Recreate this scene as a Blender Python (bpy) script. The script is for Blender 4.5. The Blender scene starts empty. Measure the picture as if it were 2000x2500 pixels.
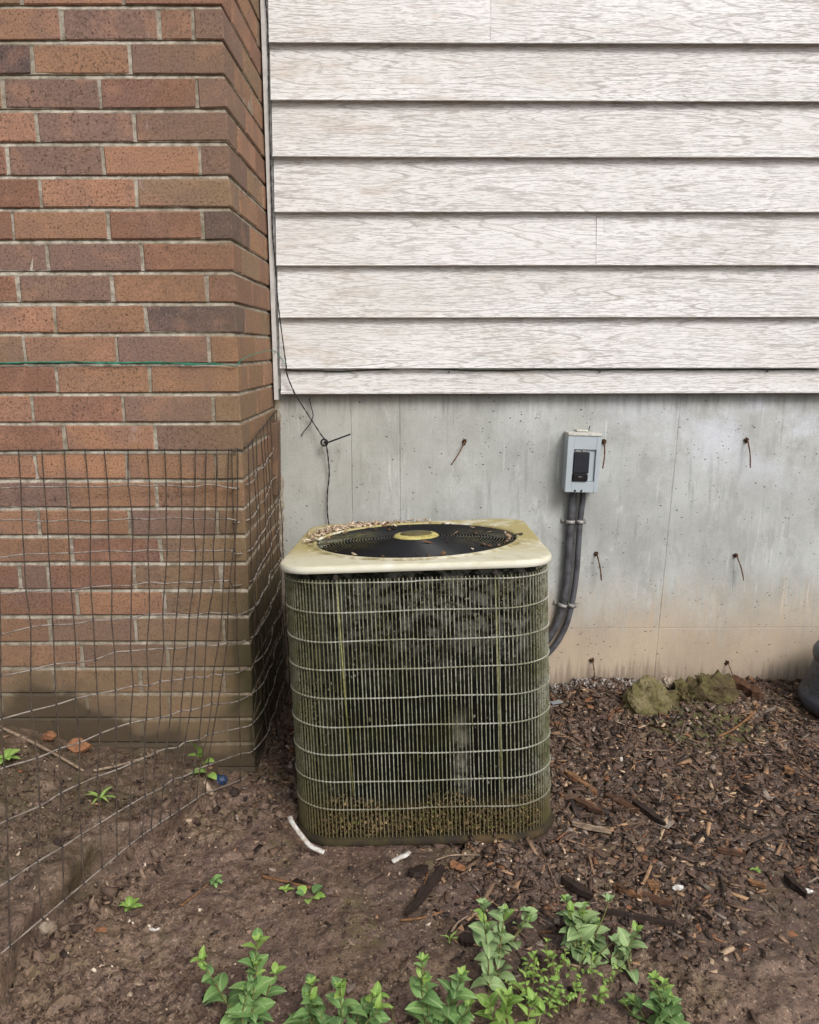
import bpy, math, random
import numpy as np
from mathutils import Vector, Matrix
R = math.radians
random.seed(7)
rng = np.random.default_rng(11)
sc = bpy.context.scene
COL = sc.collection

# ------------------------------------------------------------------ camera, sky, sun, exposure
CAM_H, PITCH, FPX = 1.0, R(11.6), 1950.0          # metres, radians, focal length in pixels of a 2000 px wide picture
cam_d = bpy.data.cameras.new('camera')
cam = bpy.data.objects.new('camera', cam_d); COL.objects.link(cam)
cam.location = (0, 0, CAM_H)
cam.rotation_euler = (R(90) - PITCH, R(0.08), 0)
cam_d.sensor_fit = 'HORIZONTAL'; cam_d.sensor_width = 36.0; cam_d.lens = 36.0 * FPX / 2000.0
cam_d.clip_start = 0.02; cam_d.clip_end = 500
sc.camera = cam

world = bpy.data.worlds.new('World'); sc.world = world; world.use_nodes = True
wt = world.node_tree; wt.nodes.clear()
wo = wt.nodes.new('ShaderNodeOutputWorld'); wb = wt.nodes.new('ShaderNodeBackground')
sky = wt.nodes.new('ShaderNodeTexSky'); sky.sky_type = 'NISHITA'; sky.sun_disc = False
SUN_EL, SUN_AZ = R(44), R(30)                     # azimuth: to the right of straight behind the camera
sky.sun_elevation = SUN_EL
sky.sun_rotation = R(180) - SUN_AZ
sky.dust_density = 4.0; sky.air_density = 1.0
hs = wt.nodes.new('ShaderNodeHueSaturation'); hs.inputs['Saturation'].default_value = 0.42
wt.links.new(sky.outputs[0], hs.inputs['Color']); wt.links.new(hs.outputs[0], wb.inputs['Color'])
wb.inputs['Strength'].default_value = 0.105
wt.links.new(wb.outputs[0], wo.inputs['Surface'])

sun_d = bpy.data.lights.new('sun', 'SUN'); sun = bpy.data.objects.new('sun', sun_d); COL.objects.link(sun)
sun_d.energy = 1.5; sun_d.angle = R(22); sun_d.color = (1.0, 0.985, 0.965)
sdir = Vector((math.cos(SUN_EL) * math.sin(SUN_AZ), -math.cos(SUN_EL) * math.cos(SUN_AZ), math.sin(SUN_EL)))
sun.rotation_euler = sdir.to_track_quat('Z', 'Y').to_euler()

vs = sc.view_settings
sc.display_settings.display_device = 'sRGB'
vs.view_transform = 'Standard'; vs.look = 'None'; vs.gamma = 1.0; vs.use_curve_mapping = False
vs.exposure = 0.33
sc.render.filter_size = 1.0

# ------------------------------------------------------------------ measuring helpers (2000 x 2500 px picture -> metres)
CP, SP = math.cos(PITCH), math.sin(PITCH)
def ray(px, py):
    u, v = (px - 1000) / FPX, (py - 1250) / FPX
    return Vector((u, CP - v * SP, -(SP + v * CP)))
def at_y(px, py, y):
    r = ray(px, py); return Vector((0, 0, CAM_H)) + r * (y / r.y)
def at_z(px, py, z):
    r = ray(px, py); return Vector((0, 0, CAM_H)) + r * ((z - CAM_H) / r.z)
K = 1 / 0.8625

# ------------------------------------------------------------------ noise in numpy
def vnoise(x, y, seed=0):
    xi = np.floor(x).astype(np.int64); yi = np.floor(y).astype(np.int64)
    fx, fy = x - xi, y - yi
    fx = fx * fx * (3 - 2 * fx); fy = fy * fy * (3 - 2 * fy)
    def h(a, b):
        n = (a * 374761393 + b * 668265263 + seed * 974634777) & 0x7fffffff
        n = ((n ^ (n >> 13)) * 1274126177) & 0x7fffffff
        return ((n ^ (n >> 16)) & 0xffff) / 65535.0
    return (h(xi, yi) * (1 - fx) + h(xi + 1, yi) * fx) * (1 - fy) + (h(xi, yi + 1) * (1 - fx) + h(xi + 1, yi + 1) * fx) * fy
def fbm(x, y, oct=4, seed=0, gain=0.5):
    t = np.zeros_like(x, dtype=float); a = 1.0; s = 0.0
    for o in range(oct):
        t += a * (vnoise(x * 2 ** o + 17.3 * o, y * 2 ** o - 9.1 * o, seed + o) - 0.5); s += a; a *= gain
    return t / s * 2
def sstep(x, a, b):
    t = np.clip((x - a) / (b - a), 0, 1); return t * t * (3 - 2 * t)

# ------------------------------------------------------------------ object helpers
def mesh_obj(name, verts, faces, mat=None, parent=None, smooth=False):
    me = bpy.data.meshes.new(name)
    me.from_pydata([tuple(v) for v in verts], [], [tuple(f) for f in faces])
    me.update()
    if smooth:
        me.polygons.foreach_set('use_smooth', [True] * len(me.polygons))
    if mat: me.materials.append(mat)
    o = bpy.data.objects.new(name, me); COL.objects.link(o)
    if parent: o.parent = parent
    return o
def inst(name, me, parent=None, mw=None):
    o = bpy.data.objects.new(name, me); COL.objects.link(o)
    if parent: o.parent = parent
    if mw is not None: o.matrix_local = mw
    return o
def tag(o, label=None, cat=None, group=None, kind=None):
    if label: o['label'] = label
    if cat: o['category'] = cat
    if group: o['group'] = group
    if kind: o['kind'] = kind
    return o
def empty(name, loc=(0, 0, 0), rot=(0, 0, 0)):
    o = bpy.data.objects.new(name, None); COL.objects.link(o)
    o.location = loc; o.rotation_euler = rot; o.empty_display_size = 0.05
    return o
class MB:
    def __init__(s): s.v = []; s.f = []
    def add(s, v, f):
        n = len(s.v); s.v += [tuple(a) for a in v]; s.f += [tuple(i + n for i in q) for q in f]; return s
    def box(s, x0, x1, y0, y1, z0, z1):
        v = [(x0, y0, z0), (x1, y0, z0), (x1, y1, z0), (x0, y1, z0), (x0, y0, z1), (x1, y0, z1), (x1, y1, z1), (x0, y1, z1)]
        return s.add(v, [(0, 3, 2, 1), (4, 5, 6, 7), (0, 1, 5, 4), (1, 2, 6, 5), (2, 3, 7, 6), (3, 0, 4, 7)])
    def bbox(s, x0, x1, y0, y1, z0, z1, b):
        """box with chamfered edges"""
        v, f = bevel_box(x0, x1, y0, y1, z0, z1, b); return s.add(v, f)
    def tube(s, pts, r, n=6, closed=False, cap=True):
        v, f = tube(pts, r, n, closed, cap); return s.add(v, f)
    def lathe(s, prof, n=32, c=(0, 0, 0)):
        v = []; f = []
        m = len(prof)
        for i in range(n):
            a = 2 * math.pi * i / n
            for r, z in prof: v.append((c[0] + r * math.cos(a), c[1] + r * math.sin(a), c[2] + z))
        for i in range(n):
            j = (i + 1) % n
            for k in range(m - 1): f.append((i * m + k, j * m + k, j * m + k + 1, i * m + k + 1))
        return s.add(v, f)
    def build(s, name, mat, parent=None, smooth=False): return mesh_obj(name, s.v, s.f, mat, parent, smooth)
def bevel_box(x0, x1, y0, y1, z0, z1, b):
    v = []; idx = {}
    for sx in (0, 1):
        for sy in (0, 1):
            for sz in (0, 1):
                X, Y, Z = (x0, x1)[sx], (y0, y1)[sy], (z0, z1)[sz]
                dx, dy, dz = (b, -b)[sx], (b, -b)[sy], (b, -b)[sz]
                idx[sx, sy, sz] = len(v)
                v += [(X, Y + dy, Z + dz), (X + dx, Y, Z + dz), (X + dx, Y + dy, Z)]
    f = []
    def q(a, b_, c, d): f.append((a, b_, c, d))
    I = idx
    q(I[0,0,0], I[0,0,1], I[0,1,1], I[0,1,0]); q(I[1,0,0], I[1,1,0], I[1,1,1], I[1,0,1])
    q(I[0,0,0]+1, I[1,0,0]+1, I[1,0,1]+1, I[0,0,1]+1); q(I[0,1,0]+1, I[0,1,1]+1, I[1,1,1]+1, I[1,1,0]+1)
    q(I[0,0,0]+2, I[0,1,0]+2, I[1,1,0]+2, I[1,0,0]+2); q(I[0,0,1]+2, I[1,0,1]+2, I[1,1,1]+2, I[0,1,1]+2)
    for sy in (0, 1):
        for sz in (0, 1):
            a, c = I[0,sy,sz], I[1,sy,sz]
            f.append((a+1, c+1, c+2, a+2) if (sy ^ sz) else (a+2, c+2, c+1, a+1))
    for sx in (0, 1):
        for sz in (0, 1):
            a, c = I[sx,0,sz], I[sx,1,sz]
            f.append((a+2, c+2, c, a) if (sx ^ sz) else (a, c, c+2, a+2))
    for sx in (0, 1):
        for sy in (0, 1):
            a, c = I[sx,sy,0], I[sx,sy,1]
            f.append((a, c, c+1, a+1) if (sx ^ sy) else (a+1, c+1, c, a))
    for sx in (0, 1):
        for sy in (0, 1):
            for sz in (0, 1):
                a = I[sx,sy,sz]
                f.append((a, a+1, a+2) if (sx + sy + sz) % 2 else (a+2, a+1, a))
    return v, f
def tube(pts, r, n=6, closed=False, cap=True):
    P = [Vector(p) for p in pts]; m = len(P)
    rr = r if hasattr(r, '__len__') else [r] * m
    v = []; f = []
    up = None
    for i in range(m):
        if closed: t = P[(i + 1) % m] - P[i - 1]
        else: t = P[min(i + 1, m - 1)] - P[max(i - 1, 0)]
        if t.length < 1e-9: t = Vector((0, 0, 1))
        t.normalize()
        if up is None:
            up = Vector((0, 0, 1)) if abs(t.z) < 0.9 else Vector((0, 1, 0))
        a = t.cross(up)
        if a.length < 1e-6: a = t.orthogonal()
        a.normalize(); b = a.cross(t); up = b
        for k in range(n):
            g = 2 * math.pi * k / n
            v.append(P[i] + (a * math.cos(g) + b * math.sin(g)) * rr[i])
    for i in range(m if closed else m - 1):
        j = (i + 1) % m
        for k in range(n):
            l = (k + 1) % n
            f.append((i * n + k, i * n + l, j * n + l, j * n + k))
    if cap and not closed:
        f.append(tuple(range(n - 1, -1, -1))); f.append(tuple((m - 1) * n + k for k in range(n)))
    return v, f
def smooth_path(pts, k=6):
    P = [Vector(p) for p in pts]; out = []
    for i in range(len(P) - 1):
        p0 = P[max(i - 1, 0)]; p1 = P[i]; p2 = P[i + 1]; p3 = P[min(i + 2, len(P) - 1)]
        for j in range(k):
            t = j / k
            out.append(0.5 * ((2 * p1) + (p2 - p0) * t + (2 * p0 - 5 * p1 + 4 * p2 - p3) * t * t + (3 * p1 - p0 - 3 * p2 + p3) * t ** 3))
    out.append(P[-1]); return out

# ------------------------------------------------------------------ materials
def lin(c):
    c = c / 255.0
    return c / 12.92 if c <= 0.04045 else ((c + 0.055) / 1.055) ** 2.4
def S(r, g, b): return (lin(r), lin(g), lin(b), 1.0)
class NT:
    def __init__(s, name, rough=0.8, spec=0.3):
        s.m = bpy.data.materials.new(name); s.m.use_nodes = True
        s.t = s.m.node_tree; s.t.nodes.clear()
        o = s.t.nodes.new('ShaderNodeOutputMaterial'); s.b = s.t.nodes.new('ShaderNodeBsdfPrincipled')
        s.t.links.new(s.b.outputs[0], o.inputs[0])
        s.b.inputs['Roughness'].default_value = rough; s.b.inputs['Specular IOR Level'].default_value = spec
        s._pos = None
    def node(s, ty, **kw):
        n = s.t.nodes.new(ty)
        for k, v in kw.items(): setattr(n, k, v)
        return n
    def put(s, sock, val):
        if isinstance(val, bpy.types.NodeSocket): s.t.links.new(val, sock)
        else:
            if hasattr(sock.default_value, '__len__'):
                n = len(sock.default_value)
                if not hasattr(val, '__len__'): val = (val,) * n
                sock.default_value = tuple(val)[:n] if len(val) >= n else tuple(val) + (1.0,)
            else: sock.default_value = val
    def pos(s):
        if s._pos is None: s._pos = s.node('ShaderNodeNewGeometry').outputs['Position']
        return s._pos
    def obj(s): return s.node('ShaderNodeTexCoord').outputs['Object']
    def sep(s, v):
        n = s.node('ShaderNodeSeparateXYZ'); s.put(n.inputs[0], v); return n.outputs
    def vec(s, x, y, z):
        n = s.node('ShaderNodeCombineXYZ')
        for i, a in enumerate((x, y, z)): s.put(n.inputs[i], a)
        return n.outputs[0]
    def vmul(s, v, k):
        n = s.node('ShaderNodeVectorMath', operation='MULTIPLY'); s.put(n.inputs[0], v); s.put(n.inputs[1], k); return n.outputs[0]
    def vadd(s, v, k):
        n = s.node('ShaderNodeVectorMath', operation='ADD'); s.put(n.inputs[0], v); s.put(n.inputs[1], k); return n.outputs[0]
    def math(s, op, a, b=0.0, clamp=False):
        n = s.node('ShaderNodeMath', operation=op, use_clamp=clamp); s.put(n.inputs[0], a); s.put(n.inputs[1], b); return n.outputs[0]
    def noise(s, v, scale, detail=3, rough=0.55, dist=0.0):
        n = s.node('ShaderNodeTexNoise'); s.put(n.inputs['Vector'], v); s.put(n.inputs['Scale'], scale)
        n.inputs['Detail'].default_value = detail; n.inputs['Roughness'].default_value = rough; n.inputs['Distortion'].default_value = dist
        return n.outputs[0]
    def voro(s, v, scale, feature='F1', out='Distance'):
        n = s.node('ShaderNodeTexVoronoi', feature=feature); s.put(n.inputs['Vector'], v); s.put(n.inputs['Scale'], scale); return n.outputs[out]
    def mr(s, x, a, b, c=0.0, d=1.0, smooth=True):
        n = s.node('ShaderNodeMapRange'); n.interpolation_type = 'SMOOTHSTEP' if smooth else 'LINEAR'
        s.put(n.inputs[0], x)
        for i, q in enumerate((a, b, c, d)): s.put(n.inputs[1 + i], q)
        return n.outputs[0]
    def mix(s, f, a, b, blend='MIX'):
        n = s.node('ShaderNodeMix', data_type='RGBA', blend_type=blend)
        s.put(n.inputs[0], f); s.put(n.inputs[6], a); s.put(n.inputs[7], b); return n.outputs[2]
    def mul(s, *a):
        r = a[0]
        for q in a[1:]: r = s.math('MULTIPLY', r, q)
        return r
    def color(s, c): s.put(s.b.inputs['Base Color'], c)
    def rough(s, r): s.put(s.b.inputs['Roughness'], r)
    def bump(s, h, strength=0.5, dist=0.002):
        n = s.node('ShaderNodeBump'); n.inputs['Strength'].default_value = strength; n.inputs['Distance'].default_value = dist
        s.put(n.inputs['Height'], h); s.t.links.new(n.outputs[0], s.b.inputs['Normal'])
    def objinfo(s, out): return s.node('ShaderNodeObjectInfo').outputs[out]
    def attr(s, name): return s.node('ShaderNodeAttribute', attribute_name=name).outputs['Color']

def simple(name, c, rough=0.7, spec=0.3, var=0.25, scale=40, c2=None, metal=0.0):
    t = NT(name, rough, spec); o = t.pos()
    n = t.noise(o, scale, 4)
    t.color(t.mix(t.mr(n, 0.35, 0.7), c, c2 or tuple(a * (1 - var) for a in c[:3]) + (1,)))
    t.b.inputs['Metallic'].default_value = metal
    t.bump(n, 0.15, 0.001)
    return t.m

def m_brick():
    t = NT('brick_clay', 0.85, 0.25); p = t.pos(); x, y, z = t.sep(p)
    rnd = t.objinfo('Random'); base = t.objinfo('Color')
    q = t.vadd(p, t.vec(t.math('MULTIPLY', rnd, 13.0), t.math('MULTIPLY', rnd, 7.0), t.math('MULTIPLY', rnd, 3.0)))
    blot = t.noise(q, 11, 3, 0.5)
    c = t.mix(t.mr(blot, 0.42, 0.68, 0, 0.6), base, t.mix(0.75, base, S(128, 104, 98)))
    c = t.mix(t.mr(t.noise(q, 17, 2), 0.5, 0.75, 0, 0.35), c, S(190, 142, 114))
    streak = t.noise(t.vmul(q, (35, 35, 330)), 1.0, 3, 0.6)
    c = t.mix(t.mr(streak, 0.5, 0.75, 0, 0.28), c, S(100, 76, 68))
    fine = t.noise(p, 230, 4, 0.75)
    c = t.mix(t.mr(fine, 0.42, 0.64, 0.0, 0.75), c, t.mix(0.6, c, S(64, 48, 42)))
    c = t.mix(t.mr(t.noise(p, 310, 3, 0.7), 0.55, 0.7, 0.0, 0.4), c, S(196, 164, 142))
    speck = t.mr(t.noise(p, 230, 2, 0.5), 0.63, 0.69)
    c = t.mix(t.mul(speck, 0.62), c, S(50, 38, 34))
    light = t.mul(t.mr(t.noise(p, 230, 2), 0.66, 0.75), t.mr(t.noise(p, 7.5, 3), 0.5, 0.68))
    c = t.mix(t.mul(light, 0.75), c, S(196, 176, 166))
    # lime bloom
    eff = t.mul(t.mr(t.noise(t.vmul(p, (16, 16, 11)), 1.0, 5, 0.65), 0.64, 0.76), 0.5)
    c = t.mix(eff, c, S(190, 170, 165))
    # green-brown algae toward the corner, the return and the foot of the wall
    nz = t.noise(p, 9, 4)
    zz = t.math('ADD', z, t.math('MULTIPLY', t.math('SUBTRACT', nz, 0.5), 0.35))
    low = t.mr(zz, 0.95, 0.05); cor = t.mr(t.math('ADD', x, t.math('MULTIPLY', nz, 0.16)), -0.56, -0.26)
    alg = t.math('MULTIPLY', low, t.math('ADD', t.math('MULTIPLY', cor, 0.8), 0.2))
    c = t.mix(t.mul(cor, t.mr(z, 1.8, 0.7, 0.15, 0.35)), c, S(126, 104, 74))
    c = t.mix(t.mul(alg, 0.55), c, S(98, 86, 58))
    tanf = t.mr(zz, 0.42, 0.12, 0, 0.55); c = t.mix(tanf, c, S(138, 116, 90))
    grn = t.mul(t.mr(zz, 0.72, 0.2), t.mr(t.math('ADD', x, t.math('MULTIPLY', nz, 0.12)), -0.41, -0.31))
    c = t.mix(t.mul(grn, 0.85), c, S(52, 54, 30))
    # damp dark soil line at the foot
    n2 = t.noise(t.vmul(p, (5.5, 5.5, 5)), 1.0, 4, 0.6)
    wall_foot = t.mr(x, -0.86, -0.42, 0.175, 0.035, False)
    d = t.math('SUBTRACT', t.math('ADD', z, t.math('MULTIPLY', t.math('SUBTRACT', n2, 0.5), 0.34)), wall_foot)
    wet = t.mr(t.math('ADD', d, t.math('MULTIPLY', t.math('SUBTRACT', fine, 0.5), 0.04)), 0.022, -0.022)
    c = t.mix(t.mul(wet, 0.75), c, S(62, 48, 42))
    damp = t.mr(d, 0.10, 0.0, 0, 0.5); c = t.mix(damp, c, S(84, 76, 60))
    t.color(c); t.rough(t.mr(wet, 0, 1, 0.88, 0.6))
    h = t.math('ADD', t.math('MULTIPLY', streak, 0.5), t.math('ADD', fine, t.math('MULTIPLY', speck, -0.8)))
    t.bump(h, 0.55, 0.0016); return t.m
def m_mortar():
    t = NT('mortar', 0.95, 0.15); p = t.pos(); x, y, z = t.sep(p)
    n = t.noise(p, 60, 5, 0.65); c = t.mix(t.mr(n, 0.35, 0.68), S(190, 182, 167), S(132, 124, 111))
    c = t.mix(t.mr(t.noise(p, 8, 3), 0.45, 0.7, 0, 0.6), c, S(128, 118, 98))
    nz = t.noise(p, 9, 4)
    zz = t.math('ADD', z, t.math('MULTIPLY', t.math('SUBTRACT', nz, 0.5), 0.35))
    c = t.mix(t.mr(zz, 0.5, 0.05, 0, 0.7), c, S(122, 106, 82))
    cor = t.mr(t.math('ADD', x, t.math('MULTIPLY', nz, 0.16)), -0.46, -0.30)
    c = t.mix(t.mul(cor, 0.3), c, S(112, 90, 62))
    n2 = t.noise(t.vmul(p, (5.5, 5.5, 5)), 1.0, 4, 0.6)
    d = t.math('SUBTRACT', t.math('ADD', z, t.math('MULTIPLY', t.math('SUBTRACT', n2, 0.5), 0.34)), t.mr(x, -0.86, -0.42, 0.175, 0.035, False))
    c = t.mix(t.mr(d, 0.012, -0.012, 0, 0.85), c, S(60, 48, 42)); c = t.mix(t.mr(d, 0.10, 0.0, 0, 0.45), c, S(92, 84, 68))
    t.color(c); t.bump(t.noise(p, 260, 4, 0.7), 0.8, 0.003); return t.m
def m_siding():
    t = NT('vinyl_siding', 0.55, 0.35); p = t.pos(); x, y, z = t.sep(p)
    r = t.math('MULTIPLY', t.objinfo('Random'), 37.0)
    warp = t.noise(t.vec(t.math('MULTIPLY', x, 9), r, t.math('MULTIPLY', z, 30)), 1.0, 2)
    q = t.vec(t.math('MULTIPLY', x, 1.0), r, t.math('ADD', t.math('MULTIPLY', z, 15.0), t.math('MULTIPLY', warp, 0.22)))
    n1 = t.noise(q, 1.0, 1.0, 0.4)
    f = t.math('FRACT', t.math('MULTIPLY', n1, 19.0))
    tri = t.math('ABSOLUTE', t.math('SUBTRACT', f, 0.5))
    line = t.mr(tri, 0.13, 0.03)
    br = t.mr(t.noise(t.vec(t.math('MULTIPLY', x, 34), r, t.math('MULTIPLY', z, 260)), 1.0, 2), 0.38, 0.52)
    line = t.mul(line, br)
    tick = t.mr(t.noise(t.vec(t.math('MULTIPLY', x, 22), r, t.math('MULTIPLY', z, 300)), 1.0, 2, 0.6), 0.565, 0.635)
    tick2 = t.mr(t.noise(t.vec(t.math('MULTIPLY', x, 40), t.math('ADD', r, 5.0), t.math('MULTIPLY', z, 480)), 1.0, 1, 0.6), 0.565, 0.625)
    g = t.math('MAXIMUM', line, t.math('MAXIMUM', t.mul(tick, 0.85), t.mul(tick2, 0.7)))
    base = t.mix(t.mr(t.noise(t.vec(t.math('MULTIPLY', x, 2.0), r, t.math('MULTIPLY', z, 9)), 1.0, 3), 0.3, 0.7), S(230, 229, 228), S(219, 217, 214))
    dirtm = t.mul(t.mr(t.noise(t.vec(t.math('MULTIPLY', x, 5), r, t.math('MULTIPLY', z, 22)), 1.0, 5, 0.7), 0.5, 0.72), t.mr(x, 1.0, -0.3, 0.25, 0.75))
    base = t.mix(t.mul(dirtm, 0.85), base, S(194, 178, 162))
    c = t.mix(t.mul(g, t.mr(t.noise(p, 6, 2), 0.3, 0.7, 0.6, 1.0)), base, S(176, 172, 167))
    t.color(c); t.rough(t.mr(g, 0, 1, 0.5, 0.75))
    t.bump(t.math('MULTIPLY', g, -1.0), 0.5, 0.0012); return t.m
def m_concrete():
    t = NT('cast_concrete', 0.85, 0.25); p = t.pos(); x, y, z = t.sep(p)
    mot = t.noise(p, 4.5, 5, 0.6)
    c = t.mix(t.mr(mot, 0.3, 0.7), S(196, 199, 196), S(168, 170, 166))
    stv = t.vec(t.math('MULTIPLY', x, 62), 0.0, t.math('MULTIPLY', z, 4.0))
    st = t.noise(stv, 1.0, 4, 0.6)
    c = t.mix(t.mul(t.mr(st, 0.52, 0.70, 0, 0.6), t.mr(t.noise(p, 5, 3), 0.42, 0.62)), c, S(140, 143, 140))
    c = t.mix(t.mr(t.noise(t.vmul(p, (22, 1, 9)), 1.0, 5, 0.7), 0.5, 0.64, 0, 0.5), c, S(158, 160, 155))
    st2 = t.noise(t.vec(t.math('MULTIPLY', x, 95), 3.0, t.math('MULTIPLY', z, 5.5)), 1.0, 3, 0.6)
    c = t.mix(t.mul(t.mr(st2, 0.56, 0.72, 0, 0.8), t.mr(t.noise(t.vadd(p, (9.0, 0.0, 2.0)), 6, 3), 0.42, 0.62)), c, S(218, 220, 218))
    c = t.mix(t.mr(x, 0.35, -0.3, 0, 0.38), c, S(168, 164, 150))
    # bluish bloom high on the right
    bl = t.mul(t.mr(z, 0.5, 0.82), t.mr(x, 0.25, 0.95), t.mr(t.noise(t.vmul(p, (5, 1, 7)), 1.0, 5, 0.65), 0.40, 0.66))
    c = t.mix(t.mul(bl, 0.8), c, S(222, 226, 236))
    wbl = t.mul(t.mr(t.noise(t.vmul(p, (14, 1, 8)), 1.0, 5, 0.7), 0.58, 0.78), 0.6); c = t.mix(wbl, c, S(222, 223, 220))
    dk = t.mul(t.mr(t.noise(t.vmul(p, (11, 1, 5)), 1.0, 4, 0.6), 0.60, 0.76), 0.45); c = t.mix(dk, c, S(148, 148, 142))
    # soil splash along the foot
    nn = t.noise(t.vmul(p, (7, 1, 4)), 1.0, 4)
    zz = t.math('ADD', z, t.math('MULTIPLY', t.math('SUBTRACT', nn, 0.5), 0.12))
    zz = t.math('ADD', zz, t.math('MULTIPLY', t.math('SUBTRACT', st, 0.5), 0.22)); mud = t.mr(zz, 0.38, 0.12); c = t.mix(t.mul(mud, 0.86), c, t.mix(t.mr(nn, 0.35, 0.65), S(198, 177, 151), S(180, 160, 137)))
    mud2 = t.mr(zz, 0.075, 0.0); c = t.mix(t.mul(mud2, 0.8), c, S(138, 122, 108))
    # stain just below the siding
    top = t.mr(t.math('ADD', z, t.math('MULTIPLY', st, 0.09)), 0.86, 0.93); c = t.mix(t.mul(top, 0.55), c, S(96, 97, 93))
    # small air holes
    vd = t.voro(t.vmul(p, (1, 1, 1.6)), 34); vm = t.noise(p, 15, 2)
    pit = t.mul(t.mr(vd, 0.13, 0.06), t.mr(vm, 0.52, 0.56))
    pit2 = t.mul(t.mr(t.voro(p, 80), 0.16, 0.09), t.mr(t.noise(p, 22, 2), 0.54, 0.58))
    pit = t.math('MAXIMUM', pit, pit2); c = t.mix(t.mul(pit, 0.85), c, S(66, 64, 60))
    # form board seams
    seam = None
    for xs, sl in ((-0.028, 0.0), (-0.165, 0.0), (0.735, 0.03), (1.5, 0.0)):
        d = t.math('ABSOLUTE', t.math('SUBTRACT', t.math('SUBTRACT', x, xs), t.math('MULTIPLY', z, sl)))
        m = t.mr(d, 0.0024, 0.0006); seam = m if seam is None else t.math('MAXIMUM', seam, m)
    hl = t.mr(t.math('ABSOLUTE', t.math('SUBTRACT', z, 0.183)), 0.0024, 0.0005); seam = t.math('MAXIMUM', seam, t.mul(hl, 0.3))
    c = t.mix(t.mul(seam, t.mr(t.noise(p, 12, 3), 0.35, 0.6, 0.02, 0.42)), c, S(120, 116, 108))
    fine = t.noise(p, 320, 4, 0.7); c = t.mix(t.mr(fine, 0.4, 0.7, 0, 0.22), c, S(96, 94, 88))
    t.color(c)
    t.bump(t.math('SUBTRACT', t.math('ADD', t.math('MULTIPLY', fine, 0.4), t.math('MULTIPLY', st, 0.6)), t.math('MULTIPLY', t.math('MAXIMUM', pit, seam), 1.5)), 0.5, 0.002)
    return t.m
def m_soil():
    t = NT('damp_soil', 0.8, 0.5); p = t.pos(); x, y, z = t.sep(p)
    a = t.noise(p, 3.0, 5, 0.6); b = t.noise(p, 38, 5, 0.65); f = t.noise(p, 190, 4, 0.7)
    c = t.mix(t.mr(a, 0.35, 0.65), S(102, 84, 73), S(120, 100, 84))
    # the mulched part is darker than the bare earth
    mul = t.mr(t.math('ADD', x, t.math('MULTIPLY', a, 0.4)), -0.10, 0.25)
    front = t.mr(t.math('ADD', y, t.math('MULTIPLY', t.noise(p, 5, 3), 0.25)), 1.22, 1.36)
    c = t.mix(t.mul(mul, front, 0.7), c, S(74, 60, 52))
    c = t.mix(t.mr(b, 0.42, 0.66, 0, 0.85), c, S(68, 55, 48))
    c = t.mix(t.mr(t.noise(p, 9, 4, 0.6), 0.5, 0.66, 0, 0.55), c, S(96, 77, 70))
    c = t.mix(t.mr(t.noise(t.vadd(p, (3.0, 1.0, 0.0)), 6, 4, 0.6), 0.52, 0.66, 0, 0.5), c, S(108, 93, 68))
    c = t.mix(t.mr(t.noise(p, 24, 4, 0.6), 0.58, 0.74, 0, 0.5), c, S(144, 124, 106))
    c = t.mix(t.mr(f, 0.48, 0.66, 0, 0.8), c, S(50, 40, 35))
    c = t.mix(t.mr(t.noise(p, 130, 3, 0.6), 0.58, 0.70, 0, 0.7), c, S(158, 138, 118))
    sp = t.mr(t.noise(p, 260, 2), 0.68, 0.74); c = t.mix(t.mul(sp, 0.6), c, S(178, 158, 138))
    # thin moss films
    mo = t.mul(t.mr(t.noise(p, 5.5, 4, 0.6), 0.55, 0.70), t.mr(t.noise(p, 60, 3), 0.4, 0.6))
    c = t.mix(t.mul(mo, 0.5), c, S(92, 88, 48))
    gx = t.math('SUBTRACT', x, 0.80); gy = t.math('SUBTRACT', y, 1.99)
    rr = t.math('SQRT', t.math('ADD', t.math('MULTIPLY', t.math('MULTIPLY', gx, gx), 0.35), t.math('MULTIPLY', gy, gy)))
    gm = t.mr(t.math('ADD', rr, t.math('MULTIPLY', t.math('SUBTRACT', b, 0.5), 0.1)), 0.11, 0.05)
    c = t.mix(t.mul(gm, 0.8), c, S(74, 76, 36))
    bed = t.mr(t.math('SUBTRACT', t.math('ADD', t.math('MULTIPLY', t.math('SUBTRACT', y, 1.9), 0.378), -0.385), x), -0.01, 0.04)
    c = t.mix(t.mul(bed, t.mr(t.noise(p, 11, 4, 0.6), 0.38, 0.6, 0.25, 0.75)), c, S(72, 64, 46))
    c = t.mix(1.0, c, (1.34, 1.30, 1.27, 1.0), 'MULTIPLY')
    t.color(c); t.rough(t.mr(t.noise(p, 7, 3), 0.4, 0.62, 0.42, 0.8))
    t.bump(t.math('ADD', t.math('MULTIPLY', b, 1.3), f), 0.8, 0.005); return t.m
def m_attr(name, rough=0.8, spec=0.25, streak=None, bump=0.4):
    """colour of each loose piece from a colour attribute, with grain"""
    t = NT(name, rough, spec); p = t.pos(); c = t.attr('tint')
    n = t.noise(p, 220, 4, 0.65)
    c = t.mix(t.mr(n, 0.38, 0.72, 0, 0.6), c, t.mix(0.7, c, S(34, 26, 22)))
    c = t.mix(1.0, c, (1.26, 1.23, 1.21, 1.0), 'MULTIPLY')
    t.color(c); t.bump(n, bump, 0.002); return t.m
def m_wood(name, a, b):
    t = NT(name, 0.8, 0.25); o = t.obj(); n = t.noise(t.vmul(o, (25, 260, 260)), 1.0, 4, 0.6)
    c = t.mix(t.mr(n, 0.35, 0.65), a, b); c = t.mix(t.mr(t.noise(o, 60, 3), 0.5, 0.7, 0, 0.5), c, S(52, 40, 34))
    t.color(c); t.bump(n, 0.6, 0.0015); return t.m
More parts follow.
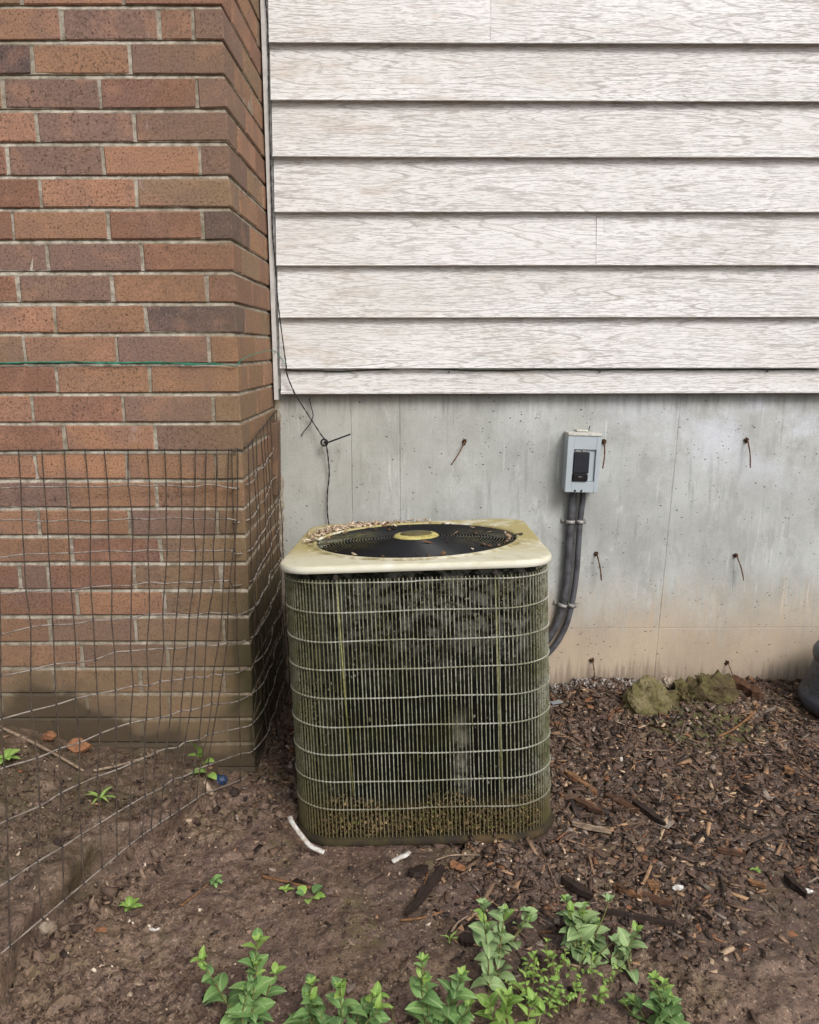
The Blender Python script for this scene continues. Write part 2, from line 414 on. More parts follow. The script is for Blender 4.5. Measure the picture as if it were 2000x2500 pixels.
def m_lid():
    t = NT('cream_paint', 0.42, 0.4); o = t.obj(); x, y, z = t.sep(o)
    n = t.noise(o, 9, 5, 0.65); n2 = t.noise(o, 30, 5, 0.7)
    c = t.mix(t.mr(n2, 0.3, 0.7), S(228, 226, 212), S(219, 215, 192))
    back = t.mr(y, -0.24, -0.05)
    alg = t.mul(t.mr(t.math('ADD', t.math('MULTIPLY', n, 0.65), t.math('MULTIPLY', n2, 0.35)), 0.33, 0.50), t.mr(z, 0.590, 0.5955), t.math('ADD', t.math('MULTIPLY', back, 0.62), 0.36))
    c = t.mix(t.mul(alg, 0.85), c, S(160, 144, 72))
    ring = t.math('SQRT', t.math('ADD', t.math('MULTIPLY', x, x), t.math('MULTIPLY', y, y)))
    rg = t.mul(t.mr(t.math('ABSOLUTE', t.math('SUBTRACT', ring, 0.243)), 0.014, 0.0), t.mr(z, 0.590, 0.5955), t.mr(n2, 0.42, 0.62))
    c = t.mix(t.mul(rg, 0.8), c, S(118, 104, 46))
    dirt = t.mul(t.mr(n2, 0.60, 0.72), t.mr(z, 0.590, 0.5955)); c = t.mix(t.mul(dirt, 0.6), c, S(96, 84, 52))
    drip = t.mul(t.mr(t.noise(t.vmul(o, (90, 90, 4)), 1.0, 3), 0.55, 0.7), t.mr(z, 0.586, 0.576)); c = t.mix(t.mul(drip, 0.35), c, S(150, 140, 100))
    t.color(c); t.rough(t.mr(alg, 0, 1, 0.4, 0.75)); t.bump(n2, 0.1, 0.001); return t.m
def m_coil():
    t = NT('condenser_fins', 0.85, 0.2); o = t.obj(); x, y, z = t.sep(o)
    fin = t.noise(t.vmul(o, (500, 500, 3)), 1.0, 2)
    n = t.noise(o, 14, 5, 0.65)
    c = t.mix(t.mr(fin, 0.35, 0.65), S(5, 5, 4), S(20, 20, 15))
    c = t.mix(t.mr(n, 0.5, 0.68, 0, 0.5), c, S(42, 46, 18))
    lint = t.mul(t.mr(t.noise(o, 45, 4, 0.7), 0.42, 0.62), t.mr(t.math('ADD', z, t.math('MULTIPLY', n, 0.2)), 0.42, 0.58), t.mr(x, -0.3, 0.12, 0.35, 1.0))
    c = t.mix(t.mul(lint, 0.85), c, S(112, 111, 104))
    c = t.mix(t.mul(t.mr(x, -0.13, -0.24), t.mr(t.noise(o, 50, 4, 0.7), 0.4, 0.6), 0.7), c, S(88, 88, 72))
    rm = t.mul(t.mr(t.noise(t.vmul(o, (30, 30, 5)), 1.0, 4), 0.60, 0.76), 0.4); c = t.mix(rm, c, S(70, 69, 60))
    pale = t.mul(t.mr(t.math('ABSOLUTE', t.math('SUBTRACT', x, 0.082)), 0.022, 0.006), t.mr(z, 0.06, 0.12), t.mr(z, 0.30, 0.22), t.mr(t.noise(o, 30, 4, 0.7), 0.35, 0.6)); c = t.mix(t.mul(pale, 0.8), c, S(126, 122, 112))
    low = t.mr(t.math('ADD', z, t.math('MULTIPLY', t.noise(o, 25, 3), 0.05)), 0.125, 0.09); c = t.mix(low, c, t.mix(t.mr(t.noise(o, 90, 4), 0.4, 0.6), S(84, 70, 42), S(40, 36, 22)))
    t.color(c); t.bump(fin, 0.6, 0.002); return t.m
def m_grille():
    t = NT('grille_coating', 0.6, 0.35); o = t.obj(); x, y, z = t.sep(o)
    n = t.noise(o, 12, 4, 0.6); f = t.noise(o, 160, 3)
    c = t.mix(t.mr(n, 0.35, 0.65), S(160, 160, 142), S(120, 120, 88))
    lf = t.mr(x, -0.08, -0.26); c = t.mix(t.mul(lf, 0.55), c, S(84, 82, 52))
    c = t.mix(t.mr(f, 0.48, 0.66, 0, 0.7), c, S(80, 77, 56))
    c = t.mix(t.mr(t.noise(o, 45, 3), 0.5, 0.66, 0, 0.55), c, S(66, 64, 42))
    low = t.mr(t.math('ADD', z, t.math('MULTIPLY', n, 0.06)), 0.16, 0.08); c = t.mix(t.mul(low, 0.75), c, S(100, 88, 56))
    t.color(c); t.bump(f, 0.3, 0.001); return t.m
def m_band():
    t = NT('band_coating', 0.55, 0.35); o = t.obj(); x, y, z = t.sep(o); f = t.noise(o, 120, 3); n = t.noise(o, 10, 3)
    c = t.mix(t.mr(n, 0.35, 0.65), S(172, 172, 160), S(140, 139, 120)); c = t.mix(t.mr(f, 0.5, 0.68, 0, 0.6), c, S(96, 94, 66))
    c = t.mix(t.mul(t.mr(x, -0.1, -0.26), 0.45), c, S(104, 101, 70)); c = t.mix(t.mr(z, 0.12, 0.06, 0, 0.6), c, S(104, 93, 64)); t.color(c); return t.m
def m_base():
    t = NT('mossy_base_pan', 0.8, 0.25); o = t.obj(); n = t.noise(o, 22, 4, 0.65)
    c = t.mix(t.mr(n, 0.4, 0.6), S(48, 41, 32), S(62, 55, 34)); c = t.mix(t.mr(t.noise(o, 9, 3), 0.55, 0.72, 0, 0.6), c, S(98, 74, 50))
    t.color(c); t.bump(n, 0.5, 0.002); return t.m
def m_black(name, c=S(22, 23, 26), rough=0.35):
    t = NT(name, rough, 0.5); o = t.pos(); n = t.noise(o, 40, 4, 0.6)
    t.color(t.mix(t.mul(t.mr(n, 0.45, 0.6, 0, 0.9), t.mr(t.noise(o, 9, 2), 0.45, 0.6)), c, S(84, 82, 52))); return t.m
def m_guard():
    t = NT('black_wire', 0.36, 0.5); o = t.obj(); x, y, z = t.sep(o)
    m = t.mul(t.mr(t.math('ABSOLUTE', x), 0.07, 0.13), t.mr(t.math('ABSOLUTE', t.math('SUBTRACT', y, 0.0)), 0.15, 0.04), t.mr(t.noise(o, 55, 3, 0.7), 0.40, 0.56), t.mr(x, 0.05, -0.05, 0.55, 1.0))
    t.color(t.mix(t.mul(m, 0.9), S(19, 20, 24), S(98, 95, 56))); return t.m
def m_leaf(name, a, b, vein):
    t = NT(name, 0.5, 0.35); o = t.obj(); x, y, z = t.sep(o)
    r = t.objinfo('Random')
    n = t.noise(t.pos(), 90, 3)
    c = t.mix(t.math('ADD', t.math('MULTIPLY', r, 0.7), t.math('MULTIPLY', n, 0.35), True), a, b)
    mid = t.mr(t.math('ABSOLUTE', y), 0.055, 0.015); c = t.mix(t.mul(mid, 0.55), c, vein)
    sv = t.math('ABSOLUTE', t.math('SUBTRACT', t.math('FRACT', t.math('MULTIPLY', t.math('SUBTRACT', x, t.math('ABSOLUTE', y)), 6.0)), 0.5))
    c = t.mix(t.mr(sv, 0.08, 0.0, 0, 0.3), c, vein)
    c = t.mix(t.mr(t.noise(t.pos(), 160, 3), 0.62, 0.72, 0, 0.6), c, S(120, 108, 70))
    t.rough(0.62)
    t.color(c); t.b.inputs['Transmission Weight'].default_value = 0.0
    t.b.inputs['Subsurface Weight'].default_value = 0.0
    return t.m
def m_wicker():
    t = NT('grey_plastic', 0.5, 0.4); o = t.obj(); x, y, z = t.sep(o)
    ang = t.math('ARCTAN2', y, x)
    u = t.math('MULTIPLY', ang, 26.0); v = t.math('MULTIPLY', z, 150.0)
    sx = t.math('SINE', t.math('MULTIPLY', u, 1.0)); 
    d = t.voro(t.vec(t.math('MULTIPLY', ang, 22.0), 0.0, t.math('MULTIPLY', z, 120.0)), 1.0)
    band = t.mul(t.mr(z, 0.05, 0.065), t.mr(z, 0.145, 0.13)); hole = t.mul(t.mr(d, 0.36, 0.26), band)
    c = t.mix(hole, t.mix(t.mr(t.noise(o, 30, 3), 0.4, 0.7), S(74, 80, 90), S(58, 62, 70)), S(28, 30, 36))
    t.color(c); t.bump(t.math('MULTIPLY', hole, -1.0), 0.9, 0.004); return t.m
def m_rock(name, a, b, cdark):
    t = NT(name, 0.9, 0.2); o = t.pos(); n = t.noise(o, 35, 5, 0.65)
    c = t.mix(t.mr(n, 0.38, 0.62), a, b); c = t.mix(t.mr(t.noise(o, 120, 4, 0.7), 0.5, 0.72), c, cdark)
    t.color(c); t.bump(t.math('ADD', n, t.noise(o, 160, 3)), 0.8, 0.004); return t.m

M = {}
M['brick'] = m_brick(); M['mortar'] = m_mortar(); M['siding'] = m_siding(); M['concrete'] = m_concrete(); M['soil'] = m_soil()
M['trim'] = simple('white_trim', S(205, 203, 199), 0.5, 0.35, 0.2, 30)
M['bits'] = m_attr('loose_bits'); M['mulch'] = m_attr('bark_mulch', 0.72, 0.35)
M['lid'] = m_lid(); M['coil'] = m_coil(); M['grille'] = m_grille(); M['band'] = m_band(); M['base'] = m_base()
M['guard'] = m_guard(); M['fan'] = m_black('dark_fan', S(26, 27, 30), 0.45)
M['hubring'] = simple('hub_yellow', S(196, 184, 116), 0.55, 0.35, 0.2, 60, S(150, 136, 70)); M['hubcap'] = simple('hub_olive', S(102, 94, 58), 0.6, 0.3, 0.3, 60)
M['strut'] = simple('strut_yellow', S(140, 139, 88), 0.6, 0.3, 0.3, 90, S(96, 94, 52))
M['bolt'] = simple('dark_bolt', S(58, 50, 42), 0.6, 0.4, 0.3, 200)
M['box'] = simple('grey_enamel', S(176, 186, 192), 0.4, 0.4, 0.08, 14)
M['boxtop'] = simple('chalky_enamel', S(206, 206, 198), 0.7, 0.3, 0.15, 120, S(176, 172, 160))
M['blackpl'] = simple('black_plastic', S(38, 41, 49), 0.4, 0.4, 0.2, 60); M['blackgl'] = simple('gloss_black', S(14, 14, 16), 0.3, 0.5, 0.2, 60)
M['print'] = simple('white_print', S(150, 150, 150), 0.6, 0.3, 0.1, 60)
M['conduit'] = simple('grey_conduit', S(92, 93, 98), 0.55, 0.35, 0.25, 45, S(66, 64, 66)); M['strap'] = simple('zinc_strap', S(168, 168, 164), 0.4, 0.5, 0.3, 120, S(120, 112, 104))
M['rust'] = simple('rusty_wire', S(112, 78, 54), 0.85, 0.2, 0.4, 180, S(66, 48, 38)); M['hole'] = simple('rust_stain', S(84, 62, 48), 0.95, 0.1, 0.4, 200, S(50, 40, 34))
M['cable'] = simple('black_cable', S(46, 46, 48), 0.6, 0.3, 0.3, 150); M['greenwire'] = simple('green_wire', S(60, 138, 112), 0.45, 0.4, 0.25, 60, S(36, 92, 72))
M['netlight'] = simple('galvanised_wire', S(150, 140, 130), 0.6, 0.35, 0.3, 60, S(104, 92, 82)); M['netdark'] = simple('dull_brown_wire', S(82, 70, 60), 0.75, 0.25, 0.3, 60, S(54, 45, 39))
M['white'] = simple('white_plastic', S(214, 212, 207), 0.45, 0.4, 0.08, 90, S(172, 158, 142)); M['blue'] = simple('blue_plastic', S(44, 62, 92), 0.5, 0.4, 0.2, 60)
M['wicker'] = m_wicker(); M['greendark'] = simple('dark_green_cord', S(44, 66, 54), 0.6, 0.3, 0.3, 60)
M['rockgreen'] = m_rock('mossy_stone', S(124, 114, 84), S(100, 93, 60), S(62, 53, 38)); M['clump'] = m_rock('mossy_earth', S(98, 92, 58), S(82, 69, 50), S(46, 39, 30))
M['shard'] = m_rock('orange_clay', S(158, 112, 80), S(136, 96, 70), S(104, 76, 58)); M['stone'] = m_rock('pale_stone', S(164, 150, 132), S(130, 114, 98), S(92, 78, 66))
M['darkstone'] = m_rock('dark_stone', S(64, 54, 50), S(48, 40, 36), S(34, 30, 28))
M['wood1'] = m_wood('tan_wood', S(146, 108, 74), S(110, 78, 54)); M['wood2'] = m_wood('brown_wood', S(96, 68, 50), S(70, 50, 38)); M['wood3'] = m_wood('dark_wood', S(56, 43, 37), S(40, 32, 28))
M['wood4'] = m_wood('grey_wood', S(168, 148, 126), S(128, 108, 90))
M['leafA'] = m_leaf('green_leaf', S(80, 114, 66), S(122, 156, 88), S(162, 184, 128)); M['leafB'] = m_leaf('bluegreen_leaf', S(102, 130, 84), S(148, 172, 114), S(178, 192, 144))
M['leafC'] = m_leaf('yellowgreen_leaf', S(104, 142, 58), S(142, 170, 84), S(172, 192, 118))
M['stem'] = simple('weed_stem', S(124, 130, 78), 0.6, 0.3, 0.3, 90, S(104, 84, 60))
M['bracket'] = simple('silver_bracket', S(140, 146, 150), 0.35, 0.5, 0.3, 90)

# ------------------------------------------------------------------ ground
YF, XC, YB = 1.775, -0.375, 2.245          # brick face, brick corner, concrete face
WA = math.tan(R(0.7))                      # house wall runs slightly away to the right
def wall_y(x, out=0.0): return YB + (x - XC) * WA - out
def on_wall(px, py, out=0.0):
    r = ray(px, py); k = (YB - out - XC * WA) / (r.y - r.x * WA); return Vector((0, 0, CAM_H)) + r * k

FA, FB = (-0.37, 1.90), (-0.665, 1.12)      # foot of the wire mesh: edge of the raised bed
def bank(x, y):
    t = (y - FA[1]) / (FB[1] - FA[1]); xe = FA[0] + (FB[0] - FA[0]) * t + 0.028 * np.sin(y * 13) + 0.012 * np.sin(y * 31)
    d = xe - x                                           # >0 inside the bed
    hgt = 0.02 + 0.075 * sstep(y, 1.85, 1.35) + 0.21 * np.clip(d, 0, 0.5) * sstep(y, 1.2, 1.75)
    return hgt * sstep(d + 0.02 * fbm(x * 14, y * 14, 3, 5), -0.004, 0.026) * sstep(y, 0.2, 0.8)
def g_smooth(x, y):
    x = np.asarray(x, float); y = np.asarray(y, float)
    far = sstep(np.hypot(x, y - 1.5), 3.0, 12.0)
    z = -0.022 + 0.03 * sstep(y, 1.75, 2.22) * sstep(x, 0.2, 0.5) + bank(x, y)
    z = z + 0.022 * fbm(x * 2.3, y * 2.3, 2, 1) * (1 - far)
    z = z + 0.016 * np.exp(-((x - 0.8) / 0.16) ** 2 - ((y - 2.08) / 0.1) ** 2)
    z = z + 0.014 * np.exp(-((x - 0.22) / 0.12) ** 2 - ((y - 1.56) / 0.12) ** 2)
    return z
def g_full(x, y):
    x = np.asarray(x, float); y = np.asarray(y, float)
    z = g_smooth(x, y)
    near = 1 - sstep(np.hypot(x, y - 1.4), 2.2, 4.0)
    z = z + near * (0.011 * fbm(x * 11, y * 11, 3, 21) + (0.35 + 1.0 * sstep(fbm(x * 5, y * 5, 3, 71), -0.2, 0.35)) * (0.011 * np.abs(fbm(x * 38, y * 38, 3, 31)) + 0.007 * fbm(x * 95, y * 95, 2, 41)))
    clod = np.clip(fbm(x * 26, y * 26, 2, 51) - 0.25, 0, 1) * 0.02 * near
    return z + clod
def gz(x, y): return float(g_full(np.array([x]), np.array([y]))[0])
def on_ground(px, py):
    p = at_z(px, py, 0.0)
    for _ in range(6): p = at_z(px, py, gz(p.x, p.y))
    return p

def axis(a, b, step, lo, hi):
    core = list(np.arange(a, b + 1e-6, step)); s = step; q = []
    p = a
    while p > lo: s *= 1.35; p -= s; q.append(p)
    left = q[::-1]; s = step; p = core[-1]; right = []
    while p < hi: s *= 1.35; p += s; right.append(p)
    return np.array(left + core + right)
ax = axis(-1.25, 1.6, 0.0052, -60, 60); ay = axis(0.75, 2.32, 0.0052, -60, 60)
GX, GY = np.meshgrid(ax, ay); GZ = g_full(GX, GY)
te = (GY - FA[1]) / (FB[1] - FA[1]); de = FA[0] + (FB[0] - FA[0]) * te + 0.028 * np.sin(GY * 13) + 0.012 * np.sin(GY * 31) - GX + 0.02 * fbm(GX * 14, GY * 14, 3, 5)
lip_ = 0.034 * (0.55 + 0.9 * fbm(GX * 9, GY * 9, 3, 61)) * sstep(de, 0.004, 0.024) * np.exp(-np.clip(de - 0.02, 0, 9) / 0.05) * sstep(GY, 1.72, 1.5) * sstep(GY, 0.6, 0.9)
GX = GX + 0.935 * lip_; GY = GY - 0.354 * lip_
nx, ny = len(ax), len(ay)
V = np.stack([GX.ravel(), GY.ravel(), GZ.ravel()], 1)
ii = (np.arange(ny - 1)[:, None] * nx + np.arange(nx - 1)[None, :]).ravel()
F = np.stack([ii, ii + 1, ii + nx + 1, ii + nx], 1)
me = bpy.data.meshes.new('ground')
me.vertices.add(len(V)); me.vertices.foreach_set('co', V.astype(np.float32).ravel())
me.loops.add(F.size); me.loops.foreach_set('vertex_index', F.astype(np.int32).ravel())
me.polygons.add(len(F)); me.polygons.foreach_set('loop_start', np.arange(0, F.size, 4, dtype=np.int32))
me.update(calc_edges=True); me.polygons.foreach_set('use_smooth', np.ones(len(F), bool)); me.materials.append(M['soil'])
ground = bpy.data.objects.new('ground', me); COL.objects.link(ground)
tag(ground, 'bare damp brown soil with thin moss in front of the walls', None, None, 'structure')

# ------------------------------------------------------------------ brick wall with its return
PITCH_B = 0.0643; Z_TOPJ = 1.613; JT = 0.0085          # course height, height of the bed joint at the top of the frame
brick_wall = empty('brick_wall', (XC, YF, 0))
tag(brick_wall, 'red brown brick wall end with pale mortar, left of the siding', 'brick wall')
BI = Matrix.Translation((-XC, -YF, 0))
PAL = {'O': (175, 132, 105), 'B': (160, 123, 98), 'R': (150, 111, 92), 'P': (138, 112, 98), 'D': (96, 84, 84), 'T': (150, 124, 99)}
rows = [  # joints (pixels from the left) and colours, left to right, from the top of the picture down
 ([150, 388, 472], 'BPBP'), ([78, 320], 'DBP'), ([6, 244, 482], 'BPRP'), ([89, 328], 'OPP'), ([19, 252, 488], 'RPOP'), ([99, 334], 'ROT'),
 ([31, 264, 495], 'RBRD'), ([116, 346], 'PPR'), ([44, 274, 504], 'RPBR'), ([134, 355], 'OBD'), ([58, 285, 510], 'TBPB'), ([138, 365], 'RBB'),
 ([77, 300, 520], 'ORPT'), ([156, 378], 'ROP'), ([87, 309, 526], 'OOBT'), ([164, 381], 'PBB'), ([94, 316, 530], 'BBPT'), ([174, 392], 'BRT'),
 ([47, 116, 327, 540], 'RPRTB'), ([187, 400], 'ROT'), ([120, 331, 546], 'BPTP'), ([199, 408], 'BPT'), ([130, 341, 546], 'TTTT'), ([4, 211, 412], 'TTTT'),
 ([130, 345, 554], 'TTTT'), ([4, 210, 415], 'TTTT'), ([130, 345, 556], 'TTTT')]
XL = -1.38
def put_brick(x0, x1, y0, y1, z0, z1, col, big=True):
    j = 0.0012
    cx, cy, cz = (x0 + x1) / 2, (y0 + y1) / 2, (z0 + z1) / 2
    v, f = bevel_box(x0 - cx, x1 - cx, y0 - cy, y1 - cy, z0 - cz, z1 - cz, random.uniform(0.0014, 0.003))
    # uneven edges: move whole corners
    js = {}
    vv = []
    for a in v:
        key = (a[0] > 0, a[1] > 0, a[2] > 0)
        if key not in js: js[key] = (random.uniform(-j, j), random.uniform(-j, j) * 0.5, random.uniform(-j, j))
        d = js[key]; vv.append((a[0] + d[0], a[1] + d[1], a[2] + d[2]))
    o = mesh_obj('brick', vv, f, M['brick'], brick_wall)
    o.location = (cx - XC, cy - YF, cz)
    k = random.uniform(0.84, 1.04); c = PAL[col]; o.color = (min(1, lin(c[0]) * k), min(1, lin(c[1]) * k), min(1, lin(c[2]) * k * random.uniform(0.95, 1.05)), 1)
    return o
course_z = []
n_above = 13
for ci in range(-n_above, len(rows) + 1):
    z1 = Z_TOPJ - PITCH_B * (ci - 0) + PITCH_B; z0 = z1 - PITCH_B      # ci=0 -> the course just above the first joint
    course_z.append((z0, z1))
    zb, zt = z0 + JT * 0.0, z1 - JT
    zc = (zb + zt) / 2
    if 0 <= ci < len(rows): jp, cols = rows[ci]
    else:
        jp = [150, 388, 472] if ci % 2 == 0 else [78, 320]; cols = ''.join(random.choice('OBRPTB') for _ in range(4))
    if 0 <= ci < len(rows):
        ypx = None
        # pixel row of this course on the brick face
        ang = math.atan2(CAM_H - zc, YF); ypx = 1250 + FPX * math.tan(ang - PITCH)
        js = [at_y(q, ypx, YF).x for q in jp]
    else:
        js = [XC - 0.066 - 0.2032, XC - 0.066] if ci % 2 == 0 else [XC - 0.198 - 0.2032, XC - 0.198]
    short_corner = (XC - js[-1]) < 0.12
    while js[0] > XL + 0.1:
        js.insert(0, js[0] - 0.2032)
        if len(cols) <= len(js): cols = random.choice('BRPTOB') + cols
    while len(cols) < len(js) + 1: cols = random.choice('BRPTO') + cols
    edges = [max(XL, js[0] - 0.2032)] + js + [XC]
    cols = cols[-(len(edges) - 1):]
    jw = 0.0078
    for i in range(len(edges) - 1):
        x0, x1 = edges[i] + jw / 2 + random.uniform(-.001, .001), edges[i + 1] - jw / 2
        if x1 - x0 < 0.01: continue
        pr = random.uniform(-0.0014, 0.0014)
        if i == len(edges) - 2:
            x1 = XC + random.uniform(-0.001, 0.001)
            put_brick(x0, x1, YF + pr, YF + (0.194 if short_corner else 0.094), zb, zt, cols[i])
        else: put_brick(x0, x1, YF + pr, YF + 0.09, zb, zt, cols[i])
    ye = YF + (0.194 if short_corner else 0.094)
    while ye < YB - 0.03:
        y0 = ye + jw; y1 = min(y0 + 0.194, YB - 0.004)
        soldier = (ci in (14, 15)) and y1 > YB - 0.08 and False
        if y1 - y0 > 0.02: put_brick(XC - 0.09, XC + random.uniform(-0.0015, 0.0015), y0, y1, zb, zt, random.choice('BBTTRO'))
        ye = y1
# mortar: weathered bed joints, recessed under each brick and flush on the brick below
prof = [(-0.0022, course_z[-1][0] - 0.1)]
for z0, z1 in course_z[::-1]:
    prof += [(-0.0022, z1 - JT - 0.0001 - 0.004), (-0.0008, z1 - JT), (-0.0060, z1 - 0.0006), (-0.0022, z1)]
prof[-1] = (-0.0022, prof[-1][1])
mb = MB(); v = []; f = []
xs_ = list(np.linspace(XL - 0.01, XC - 0.02, 90)); ys_ = list(np.linspace(YF + 0.02, YB + 0.02, 40))
path = [('f', x) for x in xs_] + [('c', 0)] + [('r', y) for y in ys_]
npf = len(prof)
for k, (ty, q) in enumerate(path):
    for i, (o_, z) in enumerate(prof):
        o2 = o_ + float(fbm(np.array([k * 0.9 + 0.1]), np.array([z * 55]), 2, 3)[0]) * 0.0016 - 0.0004
        o2 = min(o2, -0.0004)
        if ty == 'f': v.append((q - XC, -o2, z))
        elif ty == 'c': v.append((o2, -o2, z))
        else: v.append((o2, q - YF, z))
for k in range(len(path) - 1):
    for i in range(npf - 1): f.append((k * npf + i, (k + 1) * npf + i, (k + 1) * npf + i + 1, k * npf + i + 1))
mesh_obj('mortar', v, f, M['mortar'], brick_wall)
# a brick set on end, standing proud in the return by the concrete
pa = on_wall(1.0, 1.0)
zA, zB = 0.80, 0.565
o = mesh_obj('brick', *bevel_box(-0.05, 0.05, -0.045, 0.045, -0.1, 0.1, 0.003), M['brick'], brick_wall)
o.location = (-0.035, (2.185 - YF), 0.705); o.rotation_euler = (0, R(1.5), R(3)); o.color = (lin(86), lin(64), lin(62), 1)
tag(o, 'dark purple brick set on end, standing proud of the return')

# ------------------------------------------------------------------ concrete foundation
X1 = 2.6
foundation = empty('concrete_foundation', (XC, YB, 0))
tag(foundation, 'grey streaked concrete foundation wall below the siding', 'foundation')
def W(x, out, z): return Vector((x, wall_y(x) - out, z))
ZT = 0.90
mb = MB(); v = []; f = []
nxw, nzw = 60, 24
for i in range(nxw + 1):
    x = XC - 0.02 + (X1 - XC + 0.02) * i / nxw
    for j in range(nzw + 1):
        z = -0.3 + (ZT + 0.3) * j / nzw
        w = W(x, float(fbm(np.array([x * 3]), np.array([z * 3]), 2, 8)[0]) * 0.0015, z); v.append((w.x - XC, w.y - YB, z))
for i in range(nxw):
    for j in range(nzw):
        a = i * (nzw + 1) + j; f.append((a, a + nzw + 1, a + nzw + 2, a + 1))
n = len(v)
e0, e1 = W(XC - 0.02, -0.2, 0), W(X1, -0.2, 0)
mesh_obj('concrete_face', v, f, M['concrete'], foundation, True)
mb = MB(); a0 = W(XC - .02, -.005, 0); a1 = W(X1, -.005, 0)
mb.add([(a0.x - XC, a0.y - YB, -0.3), (a1.x - XC, a1.y - YB, -0.3), (a1.x - XC, a1.y - YB + 0.2, -0.3), (a0.x - XC, a0.y - YB + 0.2, -0.3),
        (a0.x - XC, a0.y - YB, ZT), (a1.x - XC, a1.y - YB, ZT), (a1.x - XC, a1.y - YB + 0.2, ZT), (a0.x - XC, a0.y - YB + 0.2, ZT)],
       [(0, 3, 2, 1), (4, 5, 6, 7), (0, 1, 5, 4), (1, 2, 6, 5), (2, 3, 7, 6), (3, 0, 4, 7)])
mb.build('concrete_core', M['concrete'], foundation)
# mortar squeezed out of the joint between brick and concrete
v = []; f = []
nn = 90
for i in range(nn + 1):
    z = 0.06 + 0.80 * i / nn
    w = 0.004 + 0.012 * max(0, float(fbm(np.array([z * 22]), np.array([0.5]), 3, 12)[0]) + 0.25)
    o_ = 0.002 + w * 0.8
    for dx, oo in ((-0.004, 0.006), (-0.004, o_ + 0.004), (w * 0.6, o_), (w * 1.4 + 0.004, -0.002)):
        q = W(XC + dx, oo, z); v.append((q.x - XC, q.y - YB, z))
for i in range(nn):
    for k in range(3): f.append((i * 4 + k, i * 4 + k + 1, i * 4 + 5 + k, i * 4 + 4 + k))
mesh_obj('mortar_smear', v, f, M['mortar'], foundation, True)

# ------------------------------------------------------------------ siding
siding = empty('siding_wall', (XC, YB, 0.87))
tag(siding, 'off white horizontal lap siding with embossed wood grain', 'siding')
SO = 0.012                                          # the back of the siding stands this far out from the concrete
edges_z = [0.877 + 0.068 + 0.1352 * i for i in range(0, 14)]
def plank(x0, x1, zb, zt, seed, lip=0.021):
    """one course: face leaning out to the bottom, rounded butt edge turned back under"""
    pr = [(SO + 0.002, zt + 0.030), (SO + 0.003, zt), (SO + lip - 0.001, zb + 0.004), (SO + lip, zb + 0.0018), (SO + lip - 0.0012, zb), (SO + lip - 0.003, zb + 0.0008), (SO + lip - 0.0045, zb + 0.032)]
    n = max(2, int((x1 - x0) / 0.09)); v = []; f = []
    for i in range(n + 1):
        x = x0 + (x1 - x0) * i / n
        wv = float(fbm(np.array([x * 1.7 + seed * 5.1]), np.array([seed * 3.3]), 2, 4)[0])
        for o_, z in pr:
            q = W(x, o_ + wv * 0.0018 * (1 if o_ > SO + 0.005 else 0.3), z + wv * 0.0009); v.append((q.x - XC, q.y - YB, q.z - 0.87))
    m = len(pr)
    for i in range(n):
        for k in range(m - 1): f.append((i * m + k, i * m + k + 1, (i + 1) * m + k + 1, (i + 1) * m + k))
    for e in (0, n): 
        fc = tuple(e * m + k for k in range(m)); f.append(fc if e == 0 else fc[::-1])
    return mesh_obj('siding_plank', v, f, M['siding'], siding)
XS = XC + 0.021
seams = {0: None, 1: None, 2: on_wall(1247 * K, 620 * K).x, 3: None, 4: None, 5: 1.35, 6: on_wall(1031 * K, 150 * K).x, 7: 1.0, 8: 0.2}
plank(XS, X1, 0.877, edges_z[0], 50, 0.013)
for i in range(len(edges_z) - 1):
    s_ = seams.get(i)
    if s_:
        plank(XS, s_ + 0.02, edges_z[i], edges_z[i + 1], i); 
        p2 = plank(s_, X1, edges_z[i], edges_z[i + 1], i); 
        p2.location = (0, -0.0006, 0)
    else: plank(XS, X1, edges_z[i], edges_z[i + 1], i)
# starter strip lip under the lowest course
mb = MB()
for k in range(1):
    pr = [(SO + 0.0165, 0.8845), (SO + 0.018, 0.883), (SO + 0.018, 0.8775), (SO + 0.0165, 0.876), (SO, 0.8765)]
    v = []; f = []
    for x in np.linspace(XS, X1, 24):
        for o_, z in pr:
            q = W(x, o_, z); v.append((q.x - XC, q.y - YB, z - 0.87))
    for i in range(23):
        for k2 in range(4): f.append((i * 5 + k2, i * 5 + k2 + 1, i * 5 + 6 + k2, i * 5 + 5 + k2))
    mb.add(v, f)
mb.build('starter_strip', M['siding'], siding)
# backing board behind the planks
mb = MB(); q0, q1 = W(XC + .003, 0.004, 0), W(X1, 0.004, 0); zt = edges_z[-1] + 0.05
mb.add([(q0.x - XC, q0.y - YB, 0.02), (q1.x - XC, q1.y - YB, 0.02), (q1.x - XC, q1.y - YB, zt - 0.87), (q0.x - XC, q0.y - YB, zt - 0.87),
        (q0.x - XC, q0.y - YB + .19, 0.02), (q1.x - XC, q1.y - YB + .19, 0.02), (q1.x - XC, q1.y - YB + .19, zt - 0.87), (q0.x - XC, q0.y - YB + .19, zt - 0.87)],
       [(0, 1, 2, 3), (5, 4, 7, 6), (1, 5, 6, 2), (4, 0, 3, 7), (3, 2, 6, 7), (4, 5, 1, 0)])
mb.build('backing_board', M['siding'], siding)
